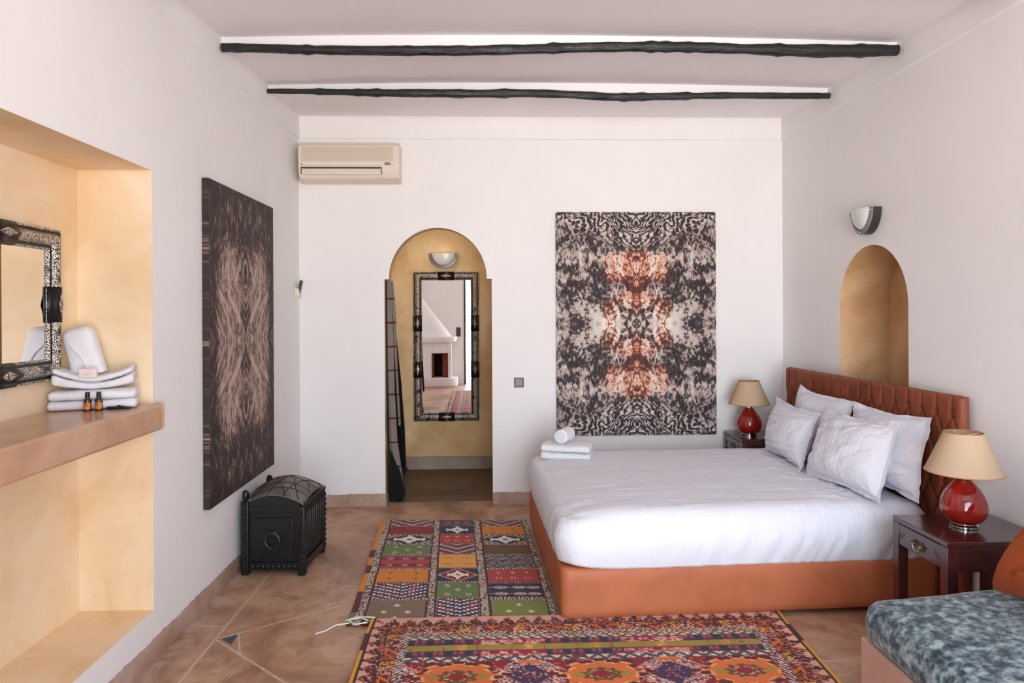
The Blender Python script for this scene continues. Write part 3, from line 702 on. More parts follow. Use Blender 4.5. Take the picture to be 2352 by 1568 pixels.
lid = gridmesh('domed_lid', P, M['hide'], t); s = lid.modifiers.new('s', 'SOLIDIFY'); s.thickness = 0.02; s.offset = -1
n = 30
for y in (0.006, CD - 0.016):
    bm = bmesh.new(); a = []; b = []
    for y2, arr in ((y, a), (y + 0.012, b)):
        for i in range(n + 1): u = i / n; arr.append(bm.verts.new((0.03 + u * (CW - 0.06), y2, CH + 0.014 + 0.048 * math.sin(PI * u) ** 0.8)))
        for i in range(n, -1, -1): u = i / n; arr.append(bm.verts.new((0.03 + u * (CW - 0.06), y2, CH - 0.01)))
    bm.faces.new(a); bm.faces.new(b)
    for i in range(len(a)): bm.faces.new((a[i], a[(i+1) % len(a)], b[(i+1) % len(a)], b[i]))
    obj('arched_end_board', bm, M['black'], t)
def lidpt(u, v): return (0.005 + u * (CW - 0.01), 0.01 + v * (CD - 0.02), float(lidz(np.array(u), np.array(v))) + 0.001)
bm = bmesh.new()
for (u0, v0, u1, v1, bow) in ((0.02, .1, .98, .35, .05), (.02, .35, .98, .6, .06), (.02, .6, .98, .85, .05), (.02, .85, .98, .98, .02), (.1, .02, .98, .2, .04), (.15, .0, .45, 1, .08), (.4, .0, .7, 1, .1), (.65, 0, .95, 1, .08), (.9, .02, .5, 1, -.1), (.98, .3, .7, 1, .0), (.7, 0, .2, 1, -.08)):
    pts = [lidpt(min(.99, max(.01, u0 + (u1-u0)*s)), min(.99, max(.01, v0 + (v1-v0)*s + bow * math.sin(PI*s)))) for s in np.linspace(0, 1, 16)]
    tube(bm, pts, 0.0026, 6)
obj('lattice_cord', bm, M['patch'], lid)
obj('lid_front_rail', nb((CW - 0.012, CW + 0.004, 0.01, CD - 0.01, CH - 0.004, CH + 0.022)), M['black'], t, bevel=0.004)

# ------------------------------------------------------------------ rugs
def sr(*c): return np.array([lin(c[0]), lin(c[1]), lin(c[2])])
C_ = dict(org=sr(214, 128, 30), lorg=sr(226, 160, 74), red=sr(140, 26, 30), coral=sr(176, 62, 56), navy=sr(38, 44, 66), green=sr(100, 124, 68), lime=sr(126, 132, 62), olive=sr(100, 76, 42), taupe=sr(130, 106, 88),
          cream=sr(222, 208, 188), white=sr(228, 222, 214), mar=sr(92, 26, 30), slate=sr(72, 72, 88), brown=sr(104, 66, 44), pink=sr(226, 168, 146), mag=sr(146, 28, 66), purple=sr(72, 40, 76), dk=sr(40, 26, 30), yel=sr(222, 158, 22), oliv2=sr(158, 138, 46), med=sr(218, 112, 46), medl=sr(236, 168, 104))
def cross(x, y, cx, cy, s):
    a, b = abs(x - cx), abs(y - cy); return ((a < s * 0.35) & (b < s)) | ((b < s * 0.35) & (a < s))
def starmask(x, y, cx, cy, sx, sy):
    a, b = abs(x - cx) / sx, abs(y - cy) / sy
    m = ((a < 0.55) & (b < 0.45)) | ((a < 0.28) & (b < 0.9)) | (((a + b * 0.0) < 0.85) & (b < 0.25)) | ((a > 0.75) & (a < 1.3) & (b < 0.08 + (a - 0.75) * 0.5))
    m &= ~((abs(a - 0.28) < 0.09) & (b > 0.62)); m &= ~((a < 0.2) & (b < 0.14)); return m
def cell_color(kind, x, y, w, h, X, Y):
    """x,y in metres from the cell centre (y to the far side)"""
    n = x.shape; out = np.zeros(n + (3,)); ax, ay = abs(x), abs(y)
    def base(k): out[:] = C_[k]
    def put(m, k): out[m] = C_[k]
    if kind in ('red', 'coral', 'org', 'lorg', 'green', 'olive', 'taupe', 'lime', 'slate'):
        base(kind)
        if kind == 'org':
            for cx in (-w*.25, w*.25):
                for cy in (-h*.2, h*.2): put(cross(x, y, cx, cy, 0.012), 'brown')
        if kind == 'lorg': put((abs(ay - h*.22) < 0.004) & (abs(ax - w*.25) < 0.035 - abs(ay - h*.22) * 5), 'coral')
        if kind == 'green':
            for cx, cy in ((0, 0), (-w*.25, h*.25), (w*.25, h*.25), (-w*.25, -h*.28), (w*.25, -h*.28)):
                d = abs(x-cx) + abs(y-cy); put((d < 0.02) & (d > 0.012), 'cream'); put(d < 0.006, 'coral'); put((d >= .02) & (d < .027) & (abs(y-cy) < .012), 'olive')
        if kind == 'olive': put((abs(ax - w*.25) + ay * 4 < 0.03), 'coral')
        if kind in ('taupe', 'lime'):
            for cx, cy in ((0, h*.22), (-w*.2, -h*.08), (w*.2, -h*.08), (0, -h*.36)): put(cross(x, y, cx, cy, 0.017), 'cream')
        if kind == 'coral':
            for cx in (-w*.28, 0, w*.28): put(cross(x, y, cx, h*.22, 0.013), 'pink'); put((abs(abs(x-cx) - .01) < .004) & (abs(y + h*.18) < .012), 'pink')
        if kind == 'slate':
            for cx in (-w*.28, 0, w*.28): put((abs(x-cx) < .018) & (ay < h*.28), 'coral')
        if kind == 'red': put((abs(ax - y*.6) < .004) & (ay < h*.3), 'coral')
    elif kind == 'star':
        base('navy'); d = ax / (w/2) + ay / (h/2); put(d > 1.05, 'brown'); put((d > 1.05) & ((np.floor(x/.012) + np.floor(y/.012)) % 3 == 0), 'cream'); put(starmask(x, y, 0, 0, w*.26, h*.46), 'white'); put((ax < .012) & (ay < .008), 'coral')
    elif kind == 'bstar': base('navy'); put(starmask(x, y, 0, 0, w*.24, h*.46), 'white'); put((ax < .012) & (ay < .008), 'coral')
    elif kind == 'rstar':
        base('navy'); d = ax / (w/2) + ay / (h/2); put(d < 1.0, 'cream'); put(d < .93, 'red'); put(starmask(x, y, 0, 0, w*.2, h*.36), 'white'); put((ax < .012) & (ay < .01), 'coral')
    elif kind == 'chev':
        k = np.floor((y + h/2 - ax * 0.75 + .6) / 0.0125).astype(int) % 6
        for i, c in enumerate(('brown', 'white', 'purple', 'coral', 'slate', 'olive')): put(k == i, c)
    elif kind == 'check':
        ix = np.floor(x / 0.021).astype(int); iy = np.floor((y - abs(ix) * 0.0100) / 0.0135).astype(int)
        base('purple'); put((ix + iy) % 2 == 0, 'slate'); r = hash2(ix, iy, 3); put(((iy % 3) == 0) & (abs(x/.021 - ix - .5) < .36), 'white'); put(((iy % 3) == 1) & (r > .6), 'coral'); put(((iy % 3) == 1) & (r < .35), 'navy')
    elif kind == 'dcheck':
        ix = np.floor(x / 0.018).astype(int); iy = np.floor((y + ix * 0.003) / 0.014).astype(int); base('dk'); put((ix + iy) % 2 == 0, 'navy'); put(((ix + iy) % 2 == 0) & (abs(y/.014 % 1 - .5) < .22), 'cream')
        r = hash2(ix, iy, 5); put(((ix + iy) % 2 == 1) & (r > .7), 'mar')
    elif kind == 'medal':
        base('coral'); put((abs(ay - h*.24) < .022 - abs(((x / .11) % 1) - .5) * .03), 'purple')
        for cx in (-w*.3, 0, w*.3):
            for cy in (-h*.24, h*.24): d = abs(x-cx)*.55 + abs(y-cy); put(d < .02, 'slate'); put(d < .012, 'cream'); put(d < .007, 'red')
    elif kind == 'ovals':
        base('navy'); put((abs(ay - h*.2) < .003) & (np.floor(x/.008) % 2 == 0), 'white'); put((y < -h*.4) & (np.floor(x/.012) % 2 == 0), 'white')
        for cx in (-w*.28, 0.02, w*.33):
            for cy in (-h*.2, h*.2): d = np.sqrt(((x-cx)*.5)**2 + (y-cy)**2); put((d < .018) & (d > .011), 'pink'); put(d < .006, 'cream')
    return out
KX = [(.075, .365, .400), (.41, .635, .67), (.685, .965, .985)]
ROWS = [['chev', 'slate', 'chev'], ['red', 'bstar', 'org'], ['star', 'coral', 'star'], ['green', 'chev', 'olive'], ['medal', 'lorg', 'dcheck'], ['org', 'rstar', 'coral'], ['check', 'green', 'ovals'], ['taupe', 'check', 'lime']]
RB = [0.0, .09, .20, .32, .435, .575, .70, .83, .985]
def kilim(U, V, w, h):
    """U 0..1 left->right, V 0..1 far->near"""
    x, y = U * w, V * h; c = np.zeros(U.shape + (3,)); c[:] = C_['brown']
    c[:] = C_['mar']
    # white-flecked guard strips between the columns and at the sides
    fx = np.floor(x / .0075).astype(int); fy = np.floor(y / .009).astype(int)
    fl = ((fx + fy) % 2 == 0)
    for a, b in ((.032, .068), (.37, .405), (.638, .672), (.968, 1.0)):
        m = (U > a) & (U < b); c[m] = C_['taupe']; c[m & fl] = C_['cream']; c[m & (hash2(fx, fy, 1) > .75)] = C_['dk']
    for ci, (u0, u1, _) in enumerate(KX):
        for ri in range(8):
            v0, v1 = RB[ri] + (.004 if ci != 1 else 0), RB[ri+1]
            if ci == 1: v0 += -.006 if ri else 0; v1 -= .006
            m = (U >= u0) & (U < u1) & (V >= v0) & (V < v1)
            if not m.any(): continue
            cw, chh = (u1-u0)*w, (v1-v0)*h
            lx = x[m] - (u0+u1)/2*w; ly = -(y[m] - (v0+v1)/2*h)
            cc = cell_color(ROWS[ri][ci], lx, ly, cw, chh, x[m], y[m])
            edge = (abs(ly) > chh/2 - .008) | (abs(lx) > cw/2 - .005)
            cc[edge] = C_['mar']; e2 = abs(ly) > chh/2 - .005; cc[e2 & (np.floor(lx/.009) % 2 == 0)] = C_['cream']
            c[m] = cc
    m = U < .03; k = hash2(np.zeros_like(fy), np.floor(V * 13).astype(int), 9)
    c[m] = C_['org']; c[m & (k > .82)] = C_['mar']; c[m & (k < .16)] = C_['green']
    return c
def berber(U, V, w, h):
    x, y = U * w, V * h; e = np.minimum(np.minimum(x, w - x), np.minimum(y, h - y)); ex = np.minimum(x, w - x); ey = np.minimum(y, h - y)
    horiz = ey < ex; s = np.where(horiz, x, y)
    K = 0.0065; r = hash2(np.floor(x/K).astype(int), np.floor(y/K).astype(int), 2); r2 = hash2(np.floor(x/.02).astype(int), np.floor(y/.02).astype(int), 4)
    c = np.zeros(U.shape + (3,)); c[:] = C_['red']
    def put(m, k): c[m] = C_[k]
    # selvage
    # triangles border 0.02-0.10
    b1 = e < .105; put(b1, 'mar')
    ph = (s / .075) % 1; tri = (e - .012) / .085 < 1 - 2*abs(ph - .5) ; 
    jag = (e < .016 + .060 * (2*abs(((s/.075) % 1) - .5)) + .010*(np.floor(s/.0094) % 2) - .012*(r2 > .7)); put(b1 & jag, 'pink')
    put(b1 & ~jag & (r > .90), 'pink'); put(b1 & ~jag & (r < .2), 'dk'); put(b1 & ~jag & (r2 > .8) & (r > .5), 'med')
    b2 = (e >= .105) & (e < .165); put(b2, 'mar'); blk = np.floor(s / .06).astype(int) % 4; diag = abs(((e - .105)/.06 - ((s/.06) % 1))) < .18
    put(b2 & (blk == 1) & diag, 'med'); put(b2 & (blk == 1) & ((abs(e - .115) < .005) | (abs(e - .155) < .005)), 'med'); put(b2 & (blk == 3) & (r > .5), 'lorg'); put(b2 & (blk == 0) & (r > .6), 'pink'); put(b2 & (blk == 2) & (r > .66), 'med'); put(b2 & (r < .14), 'dk')
    put(b2 & ((s / .06) % 1 < .06), 'red')
    b3 = (e >= .165) & (e < .205); put(b3, 'dk'); put(b3 & ((np.floor((s + e) / .012) % 2) == 0), 'white'); put(b3 & (r > .72), 'coral'); put(b3 & (r < .12), 'slate')
    # inner bands across, near both ends and again towards the middle
    inn = e >= .205; q = np.minimum(y, h - y) - .205; xi = x
    per = 1.02; qq = np.mod(q, per)
    def bandm(a, b): return inn & (qq >= a) & (qq < b)
    zz = (xi / .05) % 1
    m = bandm(0, .008); put(m, 'yel'); c[m] = C_['oliv2']
    m = bandm(.008, .033); put(m, 'cream'); put(m & (abs((qq - .008)/.025 - 2*abs(zz - .5)) < .3), 'slate')
    for a, b in ((.033, .092), (.142, .195)):
        m = bandm(a, b); put(m, 'mag'); big = ((xi + .1) / .62) % 1; mid = (qq - a)/(b-a)
        put(m & (big < .45) & (mid > .25) & (r > .42) & (r2 > .25), 'pink'); put(m & (big >= .45) & (abs(((xi)/.085 % 1) - .5) < .2) & (abs(mid-.5) < .42), 'navy'); put(m & (big >= .45) & (abs(abs(((xi)/.085 % 1) - .5) - .34) < .07) & (abs(mid - .3) < .22), 'taupe'); put(m & (big >= .45) & (r2 > .6) & (c[..., 0] == C_['mag'][0]), 'purple')
    m = bandm(.092, .142); put(m, 'oliv2'); put(m & (abs(((xi/.29) % 1) - .5) < .07) & (r > .45), 'lorg'); put(m & (abs(((xi/.145) % 1) - .5) < .03) & (r > .5), 'mag')
    m = bandm(.195, .235); put(m, 'cream'); put(m & (abs((qq - .195)/.04 - 2*abs(((xi/.07) % 1) - .5)) < .33), 'slate'); put(m & (r > .8), 'brown')
    # medallion field: two rows of medallions per period
    f = bandm(.235, per); put(f, 'red'); pw = .585; cx = np.mod(xi - .43 + pw/2, pw) - pw/2
    fh = (per - .235) / 2; cy = np.mod(qq - .235, fh) - .125
    dd = np.maximum(abs(cx)/.19 + abs(cy)/.36, abs(cy)/.165); teeth = .07 * np.abs(((np.arctan2(cy, cx) * 22 / (2*PI)) % 1) - .5) * 2
    an = np.arctan2(cy/.1, cx/.155); d2 = np.sqrt((cx/.155)**2 + (cy/.10)**2) * (1 + .10 * np.sign(np.sin(an * 9)) * (np.abs(cx) > .02)); d2 = np.where(abs(cx) > .14, d2 * (1 + (abs(cy) > .02) * .3), d2)
    mm = f & (d2 < 1.22); put(f & (d2 < 1.30), 'mar'); put(f & (d2 < 1.04), 'medl'); put(f & (d2 < .95), 'med'); put(f & (d2 < .50), 'olive'); put(f & (d2 < .34) & (r > .5), 'medl'); put(f & (np.abs(cx)/.05 + np.abs(cy)/.035 < 1), 'red')
    put(f & ((abs(abs(cx) - .1)/.03 + abs(cy)/.025) < 1), 'oliv2')
    lat = f & (d2 >= 1.3); dg = np.minimum(abs(((cx + cy*1.1)/.29) % 1 - .5), abs(((cx - cy*1.1)/.29) % 1 - .5))
    put(lat & (abs(cx) > .21), 'purple'); put(lat & (abs(dg - .10) < .06) & (r > .45), 'pink'); put(lat & (dg < .03) & (r < .5), 'white'); put(lat & (dg > .40) & (r > .6), 'coral'); put(lat & (dg > .47), 'navy'); put(lat & (dg > .2) & (r > .93), 'pink')
    put(lat & (abs(abs(cx) - .29) < .045) & (abs(cy + .115) < .02), 'med')
    nzz = fbm(x*5, y*5, 3); c = c * (1 + nzz[..., None] * .35)
    m = (ex < .018); k = hash2(np.zeros(x.shape, int), np.floor(y/.16).astype(int), 6); c[m] = C_['yel']; c[m & (k > .68)] = C_['mar']; c[m & (k < .2)] = C_['oliv2']
    c[(ex >= .018) & (ex < .026)] = C_['dk']
    return c
def rug(name, label, corners, step, fn, z0, group=None, wav=0.004):
    """corners: far-left, far-right, near-left, near-right"""
    fl, fr, nl, nr = [np.array(c) for c in corners]; w = (np.linalg.norm(fr-fl) + np.linalg.norm(nr-nl)) / 2; h = (np.linalg.norm(nl-fl) + np.linalg.norm(nr-fr)) / 2
    nu, nv = int(w / step), int(h / step); u = np.linspace(0, 1, nu); v = np.linspace(0, 1, nv); U, V = np.meshgrid(u, v, indexing='ij')
    A = fl[None, None] * ((1-U)*(1-V))[..., None] + fr * (U*(1-V))[..., None] + nl * ((1-U)*V)[..., None] + nr * (U*V)[..., None]
    ed = np.minimum(np.minimum(U*w, (1-U)*w), np.minimum(V*h, (1-V)*h)); lift = np.clip(ed / .03, 0, 1)
    A[..., 0] += (fbm(V*7, U*0+.5, 5) * .028) * (1 - np.clip(np.minimum(U, 1-U) * 3, 0, 1)); A[..., 1] += (fbm(U*7, V*0+2, 6) * .02) * (1 - np.clip(np.minimum(V, 1-V) * 4, 0, 1))
    Z = z0 + .003 + wav * (fbm(A[..., 0]*4, A[..., 1]*4, 8) + .5) * lift
    P = np.concatenate([A, Z[..., None]], -1)
    col = np.concatenate([fn(U, V, w, h), np.ones(U.shape + (1,))], -1)
    o = gridmesh(name, P, M['weave'], attr=col); s = o.modifiers.new('s', 'SOLIDIFY'); s.thickness = 0.006; s.offset = -1
    o.location = (0, 0, 0.004); tag(o, label, 'rug'); return o
r1 = rug('kilim_rug', 'small patchwork kilim rug of coloured squares between chest and bed', [(-.795, 5.03), (.262, 4.97), (-.70, 3.36), (.335, 3.33)], 0.0038, kilim, 0.0)
r2 = rug('berber_rug', 'large red carpet with orange medallions lying in front of the bed', [(-.585, 3.397), (1.447, 3.400), (-.56, 0.30), (1.31, 0.30)], 0.0062, berber, 0.010)
bm = bmesh.new()
for pts in ([(-.60, 3.37, .02), (-.64, 3.40, .022), (-.70, 3.385, .016), (-.66, 3.345, .014), (-.60, 3.35, .02)], [(-.69, 3.36, .014), (-.75, 3.345, .012), (-.79, 3.30, .006), (-.83, 3.27, .006)], [(-.57, 3.40, .02), (-.66, 3.42, .018), (-.71, 3.385, .015)]):
    P = [Vector(p) for p in pts]; sm = []
    for i in range(len(P) - 1):
        for k in range(6): sm.append(P[i].lerp(P[i+1], k / 6))
    sm.append(P[-1]); tube(bm, sm, 0.004, 6)
obj('loose_fringe', bm, M['fringe'], r1)

# ------------------------------------------------------------------ ring-built soft slabs
def rrect(hw, hh, r, n):
    """n points evenly round a rounded rectangle, counter-clockwise, always starting mid right side"""
    r = max(0.002, min(r, hw - 1e-4, hh - 1e-4)); pts = []
    segs = [('l', (hw, 0), (hw, hh - r)), ('a', (hw - r, hh - r), 0), ('l', (hw - r, hh), (-hw + r, hh)), ('a', (-hw + r, hh - r), PI/2), ('l', (-hw, hh - r), (-hw, -hh + r)), ('a', (-hw + r, -hh + r), PI), ('l', (-hw + r, -hh), (hw - r, -hh)), ('a', (hw - r, -hh + r), 1.5*PI), ('l', (hw, -hh + r), (hw, 0))]
    P = []
    for s in segs:
        if s[0] == 'l':
            for k in range(40): f = k / 40; P.append((s[1][0] + (s[2][0]-s[1][0])*f, s[1][1] + (s[2][1]-s[1][1])*f))
        else:
            for k in range(24): a = s[2] + PI/2 * k / 24; P.append((s[1][0] + r*math.cos(a), s[1][1] + r*math.sin(a)))
    P.append(P[0]); P = np.array(P); d = np.concatenate([[0], np.cumsum(np.linalg.norm(np.diff(P, axis=0), axis=1))])
    q = np.linspace(0, d[-1], n, endpoint=False); return np.stack([np.interp(q, d, P[:, 0]), np.interp(q, d, P[:, 1])], -1)
def slab(name, hw, hh, rad, prof, m, parent=None, n=360, inner=26, disp=None, smooth=60):
    """prof: [(offset outward, z)] from the underside edge up to the rim of the top; then rings to the middle"""
    rings = []
    for o, z in prof:
        q = rrect(hw + o, hh + o, rad + o, n); rings.append(np.concatenate([q, np.full((n, 1), z)], 1))
    o0, z0 = prof[-1]; mn = min(hw + o0, hh + o0)
    for k in range(1, inner + 1):
        s = mn * (k / inner) ; s = min(s, mn - 0.0015)
        q = rrect(hw + o0 - s, hh + o0 - s, max(rad + o0 - s, 0.02), n); rings.append(np.concatenate([q, np.full((n, 1), z0)], 1))
    P = np.array(rings)
    if disp is not None: P = disp(P)
    P = np.transpose(P, (1, 0, 2))
    return gridmesh(name, P, m, parent, smooth, closeu=True)

# ------------------------------------------------------------------ bed (local origin = near foot corner of the base)
BL, BW = 1.94, 1.56
BED = thing('double_bed', 'double bed with tan leather base and tufted brown leather headboard', 'bed', (0.344, 3.325, 0), math.radians(2.5))
def bdisp(P):
    # upholstery pulls: faint slanting creases on the sides
    x, y, z = P[..., 0], P[..., 1], P[..., 2]; s = x + y; out = 0.0035 * np.sin((s + (z - .15) * .5) * 38) * np.clip(1.2 - abs(z - .15) * 9, 0, 1) * (vnoise(s * 2.3, z * 0, 4) > .25)
    r = np.sqrt((x / .95)**8 + (y / .76)**8); P = P.copy(); P[..., 0] += np.sign(x) * out * (abs(x) > BL/2 - .03); P[..., 1] += np.sign(y) * out * (abs(y) > BW/2 - .03); return P
b = slab('base', BL/2 - .02, BW/2 - .02, .02, [(-.05, .022), (0, .023), (.014, .030), (.02, .06), (.02, .10), (.02, .15), (.02, .20), (.02, .25), (.012, .267), (0, .272)], M['tan'], BED, n=420, inner=4, disp=bdisp)
b.location = (BL/2, BW/2, 0)
for x in (.12, BL - .12):
    for y in (.12, BW - .12):
        bm = bmesh.new(); lathe(bm, [(.025, 0), (.03, .0215)], 16, (x, y, 0)); obj('foot', bm, M['dark'], BED)
mt = slab('mattress', BL/2 - .05, BW/2 - .05, .08, [(-.03, .274), (.01, .29), (.015, .40), (.0, .49), (-.04, .515)], M['linen'], BED, n=120, inner=6); mt.location = (BL/2, BW/2, 0)
# headboard with deep buttoning
hw_, hz0, hz1 = 1.80, 0.06, 1.10
nu, nv = 420, 200
S = np.linspace(0, 1, nu) * hw_; T = np.linspace(0, 1, nv)
hh_ = hz1 - hz0
U, V = np.meshgrid(S, T, indexing='ij')
def tuft(s, z):
    sp, rh = .112, .115; d = np.full(s.shape, 1e9); g = np.full(s.shape, 1e9)
    for row in range(7):
        zc = hz1 - .095 - row * rh; off = 0 if row % 2 == 0 else sp / 2
        ds = np.mod(s - .065 - off + sp/2, sp) - sp/2; d = np.minimum(d, np.sqrt(ds**2 + (z - zc)**2))
        if row < 6:
            for sg in (1, -1):
                # diamond pleats to the next row
                inb = (z < zc) & (z > zc - rh); f = (zc - z) / rh
                dl = np.mod(s - .065 - off - sg * f * sp/2 + sp/2, sp) - sp/2
                g = np.where(inb, np.minimum(g, abs(dl)), g)
    top = z > hz1 - .095; ds = np.mod(s - .065 + sp/2, sp) - sp/2; g = np.where(top, np.minimum(g, abs(ds) * 1.0), g)
    edge = np.clip(np.minimum(s, hw_ - s) / .03, 0, 1); edge2 = np.clip((hz1 - z) / .012, 0, 1)
    return (-.020 * np.exp(-(d / .016)**2) - .011 * np.exp(-(g / .011)**2)) * edge * edge2
Zs = hz0 + V * hh_; nx = tuft(U, Zs)
th = .05; rr = .022
edge_s = np.minimum(U, hw_ - U); edge_z = hz1 - Zs
def roundoff(e, r=rr): e = np.clip(e, 0, r); return r - np.sqrt(np.maximum(r*r - (r - e)**2, 0))
front = nx - (roundoff(edge_s) + roundoff(edge_z)) * -1 * -1 
P = np.stack([-(front), U - .15, Zs], -1)
hb = gridmesh('headboard', P, M['brown'], BED, 70)
hb.location = (BL - .003, 0, 0)
bm = bmesh.new(); box(bm, rr, th, -.15 + .0, -.15 + hw_, hz0, hz1); bo = obj('headboard_back', bm, M['brown'], hb, bevel=.008)
sp = .112; b0 = None
for row in range(6):
    zc = hz1 - .095 - row * .115
    for k in range(16):
        y_ = .065 + (0 if row % 2 == 0 else sp/2) + k * sp
        if y_ > hw_ - .03: continue
        if b0 is None:
            bm = bmesh.new(); lathe(bm, [(.009, .016), (.010, .011), (.006, .007)], 10, (0, 0, 0), 'x'); b0 = obj('button', bm, M['brown'], hb); b_ = b0
        else: b_ = b0.copy(); COL.objects.link(b_); b_.parent = hb
        b_.location = (0, y_ - .15, zc)

# sheet over the mattress
def sdisp(P):
    P = P.copy(); x, y, z = P[..., 0], P[..., 1], P[..., 2]
    a = np.arctan2(y, x); per = x * 1.0 - y * 1.0
    side = np.clip((.50 - z) / .1, 0, 1)
    nz = fbm(x * 2.2 + 9, y * 2.2, 1, 5); fine = fbm(x * 3 + 20, y * 11, 3, 4)
    rid = np.abs(fbm(x * 4 + y * 3, y * 4 - x * 2, 12, 3)); near = np.clip((x - .2) / .6, 0, 1)
    top = z > .50
    P[..., 2] += np.where(top, nz * .016 + fine * .010 + near * .012 * np.exp(-(rid / .03)**2), 0)
    # vertical drape folds on the long sides, slanting toward the headboard
    s = x * 1.0 + (z - .4) * -.55; fold = (np.sin(s * 62 + 3 * fbm(s * 4, z * 0, 7) * 6) * .5 + fbm(s * 22, z * 2, 4)) * .013
    fold = fold * side * np.clip((z - .25) / .06, .25, 1) * np.clip((x + .75) / 1.0, 0.1, 1)
    P[..., 1] += np.where(abs(y) > BW/2 - .12, np.sign(y) * fold, 0)
    s2 = y; P[..., 0] += np.where(x < -BL/2 + .12, (np.sin(s2 * 34 + z * 6) * .003) * side, 0)
    # hem droops less round the foot corners
    foot = np.exp(-((x + BL/2) / .16)**2) * np.exp(-((abs(y) - BW/2) / .16)**2)
    hem = z < .30; P[..., 2] += np.where(hem, fbm(x * 3 + 5, y * 3, 14) * .007 , 0)
    P[..., 2] += np.where(z < .42, foot * .03, 0); 
    P[..., 0] += np.where(hem, 0, 0)
    P[..., 2] -= np.where(top, .028 * np.exp(-((x + BL/2) / .22)**2), 0)
    return P
sh = slab('bed_sheet', BL/2 - .02, BW/2 - .01, .10, [(.004, .262), (.008, .275), (.018, .31), (.026, .35), (.028, .39), (.022, .43), (.008, .47), (-.012, .50), (-.035, .522), (-.065, .535), (-.10, .54)], M['linen'], None, n=620, inner=60, disp=sdisp, smooth=80)
# finer side rings for drape
def place_on_bed(o, x, y, z, rz=0):
    a = math.radians(2.5); ca, sa = math.cos(a), math.sin(a)
    o.location = (.344 + x*ca - y*sa, 3.325 + x*sa + y*ca, z); o.rotation_euler[2] = a + rz
place_on_bed(sh, BL/2 - .012, BW/2, 0); s = sh.modifiers.new('s', 'SOLIDIFY'); s.thickness = .003; s.offset = -1
tag(sh, 'smooth white sheet covering the mattress of the double bed', 'sheet')

# ------------------------------------------------------------------ pillows (local: width along y, height along z, thickness x, faces -x)
def pillow(label, w, h, th, seed, loc, lean, yaw, roll=0, mat_=None, flange=.026, name='bed_pillow', cat='pillow', group=None, bottom=0):
    n = 90; g = np.linspace(-1, 1, n); A, B = np.meshgrid(g, g, indexing='ij')
    fl = flange; aw, ah = w/2, h/2
    X = A * aw + fbm(B * 2.2 + seed, A, seed + 21, 3) * .03 * abs(A)**3; Z = B * ah + fbm(A * 2.2 + seed, B, seed + 22, 3) * .03 * abs(B)**3
    ia, ib = np.clip(abs(X) / (aw - fl), 0, 1), np.clip(abs(Z) / (ah - fl), 0, 1)
    prof = ((1 - ia**2.2) * (1 - ib**2.2)) ** .55
    # sides pull inwards away from the corners
    pin = 1 - .06 * (1 - abs(B)**2) * abs(A)**3; pin2 = 1 - .10 * (1 - abs(A)**2) * abs(B)**3
    cr = fbm(A * 2 + seed, B * 2, seed, 4) * .026 + np.abs(fbm((A + B) * 3 + seed, (A - B) * 1.2, seed + 5, 3)) * .018
    cr2 = -.010 * np.exp(-((np.abs(fbm(A * 1.6 + 4 * B + seed, B * 1.6, seed + 9, 2))) / .035)**2)
    rad = np.sin(np.arctan2(B - .9 * np.sign(B), A - .9 * np.sign(A)) * 9 + seed) * .006 * np.exp(-((1.2 - abs(A))**2 + (1.2 - abs(B))**2) / .35) * 1.4
    T = th/2 * prof * (1 + .22 * np.clip(-B, 0, 1)) * (1.12 + .12 * fbm(A*1.5 + seed, B*1.5, seed + 1, 2))
    k = np.clip(prof * 2.5, 0, 1)
    Fx = -(T + (cr + cr2 + rad) * k) ; Bx = T + fbm(A*2, B*2 + 7, seed + 2) * .02 * k
    rs = random.Random(seed); cs = [[rs.uniform(-1, 1) for _ in range(2)] for _ in range(2)]
    kk = (abs(A) ** 5) * (abs(B) ** 5); curl = .045 * kk * np.where(A > 0, np.where(B > 0, cs[1][1], cs[1][0]), np.where(B > 0, cs[0][1], cs[0][0]))
    wave = curl + (fbm(A * 3.1 + seed, B * 3.1, seed + 3) * .035) * (1 - np.clip(prof * 3, 0, 1)); edge = np.maximum(abs(A), abs(B))
    cur = np.where(B > 0, .0, 0)
    front = np.stack([Fx + wave - .001, X * pin, Z * pin2], -1); back = np.stack([Bx + wave + .001, X * pin, Z * pin2], -1)
    # sag the lower half outwards
    for Q in (front, back):
        Q[..., 1] *= 1 + .03 * np.clip(-B, 0, 1); Q[..., 0] -= .02 * (B**2) * 1.0 * np.sign(-B) * -1 * .5
    nv = n * n; idx = np.arange(nv).reshape(n, n)
    q1 = np.stack([idx[:-1, :-1], idx[1:, :-1], idx[1:, 1:], idx[:-1, 1:]], -1).reshape(-1, 4); q2 = (q1 + nv)[:, ::-1]
    verts = np.concatenate([front.reshape(-1, 3), back.reshape(-1, 3)])
    rim = np.concatenate([idx[:, 0], idx[-1, 1:], idx[-2::-1, -1], idx[0, -2:0:-1]]); rn = np.roll(rim, -1)
    q3 = np.stack([rim, rim + nv, rn + nv, rn], -1)
    me = bpy.data.meshes.new(name); me.from_pydata(verts.tolist(), [], np.concatenate([q1, q2, q3]).tolist()); me.update()
    bmm = bmesh.new(); bmm.from_mesh(me); bmesh.ops.recalc_face_normals(bmm, faces=bmm.faces); bmm.to_mesh(me); bmm.free()
    finish(me, mat_ or M['linen'], 75)
    o = link(bpy.data.objects.new(name, me)); o.location = loc
    o.rotation_mode = 'ZYX'; o.rotation_euler = (roll, lean, yaw)
    tag(o, label, cat, group); return o
R = math.radians
pillow('white pillow against the headboard, on the side of the far lamp', .68, .45, .16, 3, (2.13, 4.38, .775), R(12), R(3), R(1))
pillow('white pillow against the headboard, on the side of the near lamp', .64, .44, .17, 11, (2.155, 3.69, .770), R(14), R(4), R(-2))
